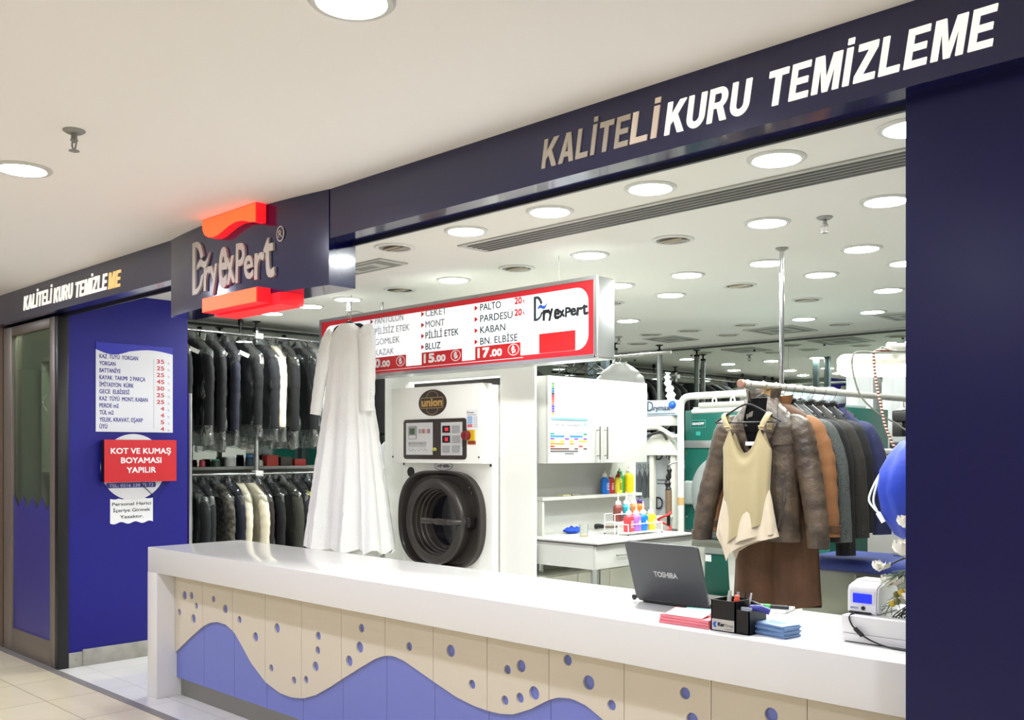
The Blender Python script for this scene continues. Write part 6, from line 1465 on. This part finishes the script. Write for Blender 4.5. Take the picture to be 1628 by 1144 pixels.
P = smooth_pts([(-1.455, 3.18, bz + .004), (-1.452, 3.136, bz - .004), (-1.44, 3.13, bz - .03), (-1.415, 3.126, bz - .05), (-1.37, 3.122, CT + .018), (-1.30, 3.115, CT + .005), (-1.2, 3.11, CT + .0035), (-1.0, 3.11, CT + .0035)])
m = MB(); tube(m, P, .0028, 8); obj('cord', m, BLACK, t)
m = MB(); tube(m, [(-1.428, 3.1275, bz - .040), (-1.402, 3.1245, bz - .060)], .0075, 12); obj('ferrite', m, BLACK, t)
m = MB(); tube(m, smooth_pts([(-1.30, 3.2, bz + .002), (-1.298, 3.2, bz + .02), (-1.28, 3.2, bz + .035), (-1.2, 3.2, bz + .03)]), .003, 8); one('black_lead', m, BLACK, 'short black lead curling up behind the printer at the wall edge', 'cable')
# artificial flowers
t = thing('flower_arrangement', 'white artificial flowers with grey-green needles at the navy end wall', 'flowers', (-1.18, 3.36, bz))
m = MB(); lathe(m, [(0, 0), (.05, 0), (.07, .08), (.05, .15), (.055, .17), (.045, .17), (.04, .01), (0, .01)], (0, 0, .0), 'Z', 24); obj('vase', m, mat('vase_white', (226, 224, 218), .3), t, False)
PET = mat('petal_white', (240, 236, 224), .6, sheen=.2); NEED = mat('needle_green', (118, 136, 110), .6); STEM = mat('stem_dark', (40, 42, 30), .6)
fl = [((-.13, -.10, .20), .075), ((-.17, -.14, .10), .05), ((-.115, -.13, .30), .055), ((-.10, -.15, .06), .045), ((-.05, -.05, .34), .06), ((-.21, -.13, .15), .04)]
for k, (c, r_) in enumerate(fl):
    c = Vector(c); m = MB(); rr2 = random.Random(k)
    for q in range(11):
        a = q * 2.4; tilt = .35 + .09 * q; dirv = Vector((math.cos(a) * math.cos(tilt), math.sin(a) * math.cos(tilt), math.sin(tilt) - .2)); side = dirv.cross(Vector((0, 0, 1))).normalized(); upv = side.cross(dirv).normalized()
        ln = r_ * (1.1 - .05 * q)
        rows = []
        for i in range(5):
            s = i / 4; wv2 = ln * .45 * math.sin(math.pi * min(.97, s * .85 + .12)) ; ce = c + dirv * ln * s + upv * (.3 * ln * s * s)
            rows.append([m.b.verts.new(ce + side * wv2 * j + upv * (.16 * ln * j * j) + Vector((0, 0, .006 * math.sin(5 * s + j * 3 + q)))) for j in (-1, -.5, 0, .5, 1)])
        for r0, r1 in zip(rows, rows[1:]):
            for j in range(4): m.face([r0[j], r0[j + 1], r1[j + 1], r1[j]])
    obj('bloom', m, PET, t, False, 80)
    m = MB(); tube(m, smooth_pts([(0, 0, .12), (c.x * .5, c.y * .5, .14 + c.z * .4), tuple(c)]), .003, 6); obj('stem', m, STEM, t, False)
m = MB(); rr2 = random.Random(3)
for base, tip in (((-.05, -.05, .18), (-.19, -.14, .02)), ((-.05, -.06, .2), (-.15, -.17, .13)), ((-.04, -.05, .16), (-.12, -.15, .0))):
    a, b = Vector(base), Vector(tip)
    for q in range(26):
        p = a.lerp(b, q / 26); d_ = (b - a).normalized() + Vector((rr2.uniform(-.7, .7), rr2.uniform(-.7, .7), rr2.uniform(-.5, .6))); tube(m, [p, p + d_.normalized() * .055], [.0022, .0008], 5)
o = obj('needle_spray', m, NEED, t, False); o['kind'] = 'stuff'
BER = mat('berry_yellow', (206, 176, 46), .4); BER2 = mat('berry_olive', (110, 110, 60), .4)
for k, c in enumerate(((-.155, -.15, .045), (-.135, -.16, .055), (-.125, -.15, .085), (-.145, -.14, .075))):
    m = MB(); ball(m, c, .012, 12); obj('berry', m, BER if k in (0, 2) else BER2, t, False)
for k in range(3):
    m = MB(); tube(m, smooth_pts([(-.11, -.15, .02 + .01 * k), (-.13 - .01 * k, -.16, 0), (-.12, -.165, -.02 - .006 * k), (-.10, -.16, -.01)]), .002, 6); obj('wire_tendril', m, STEM, t, False)
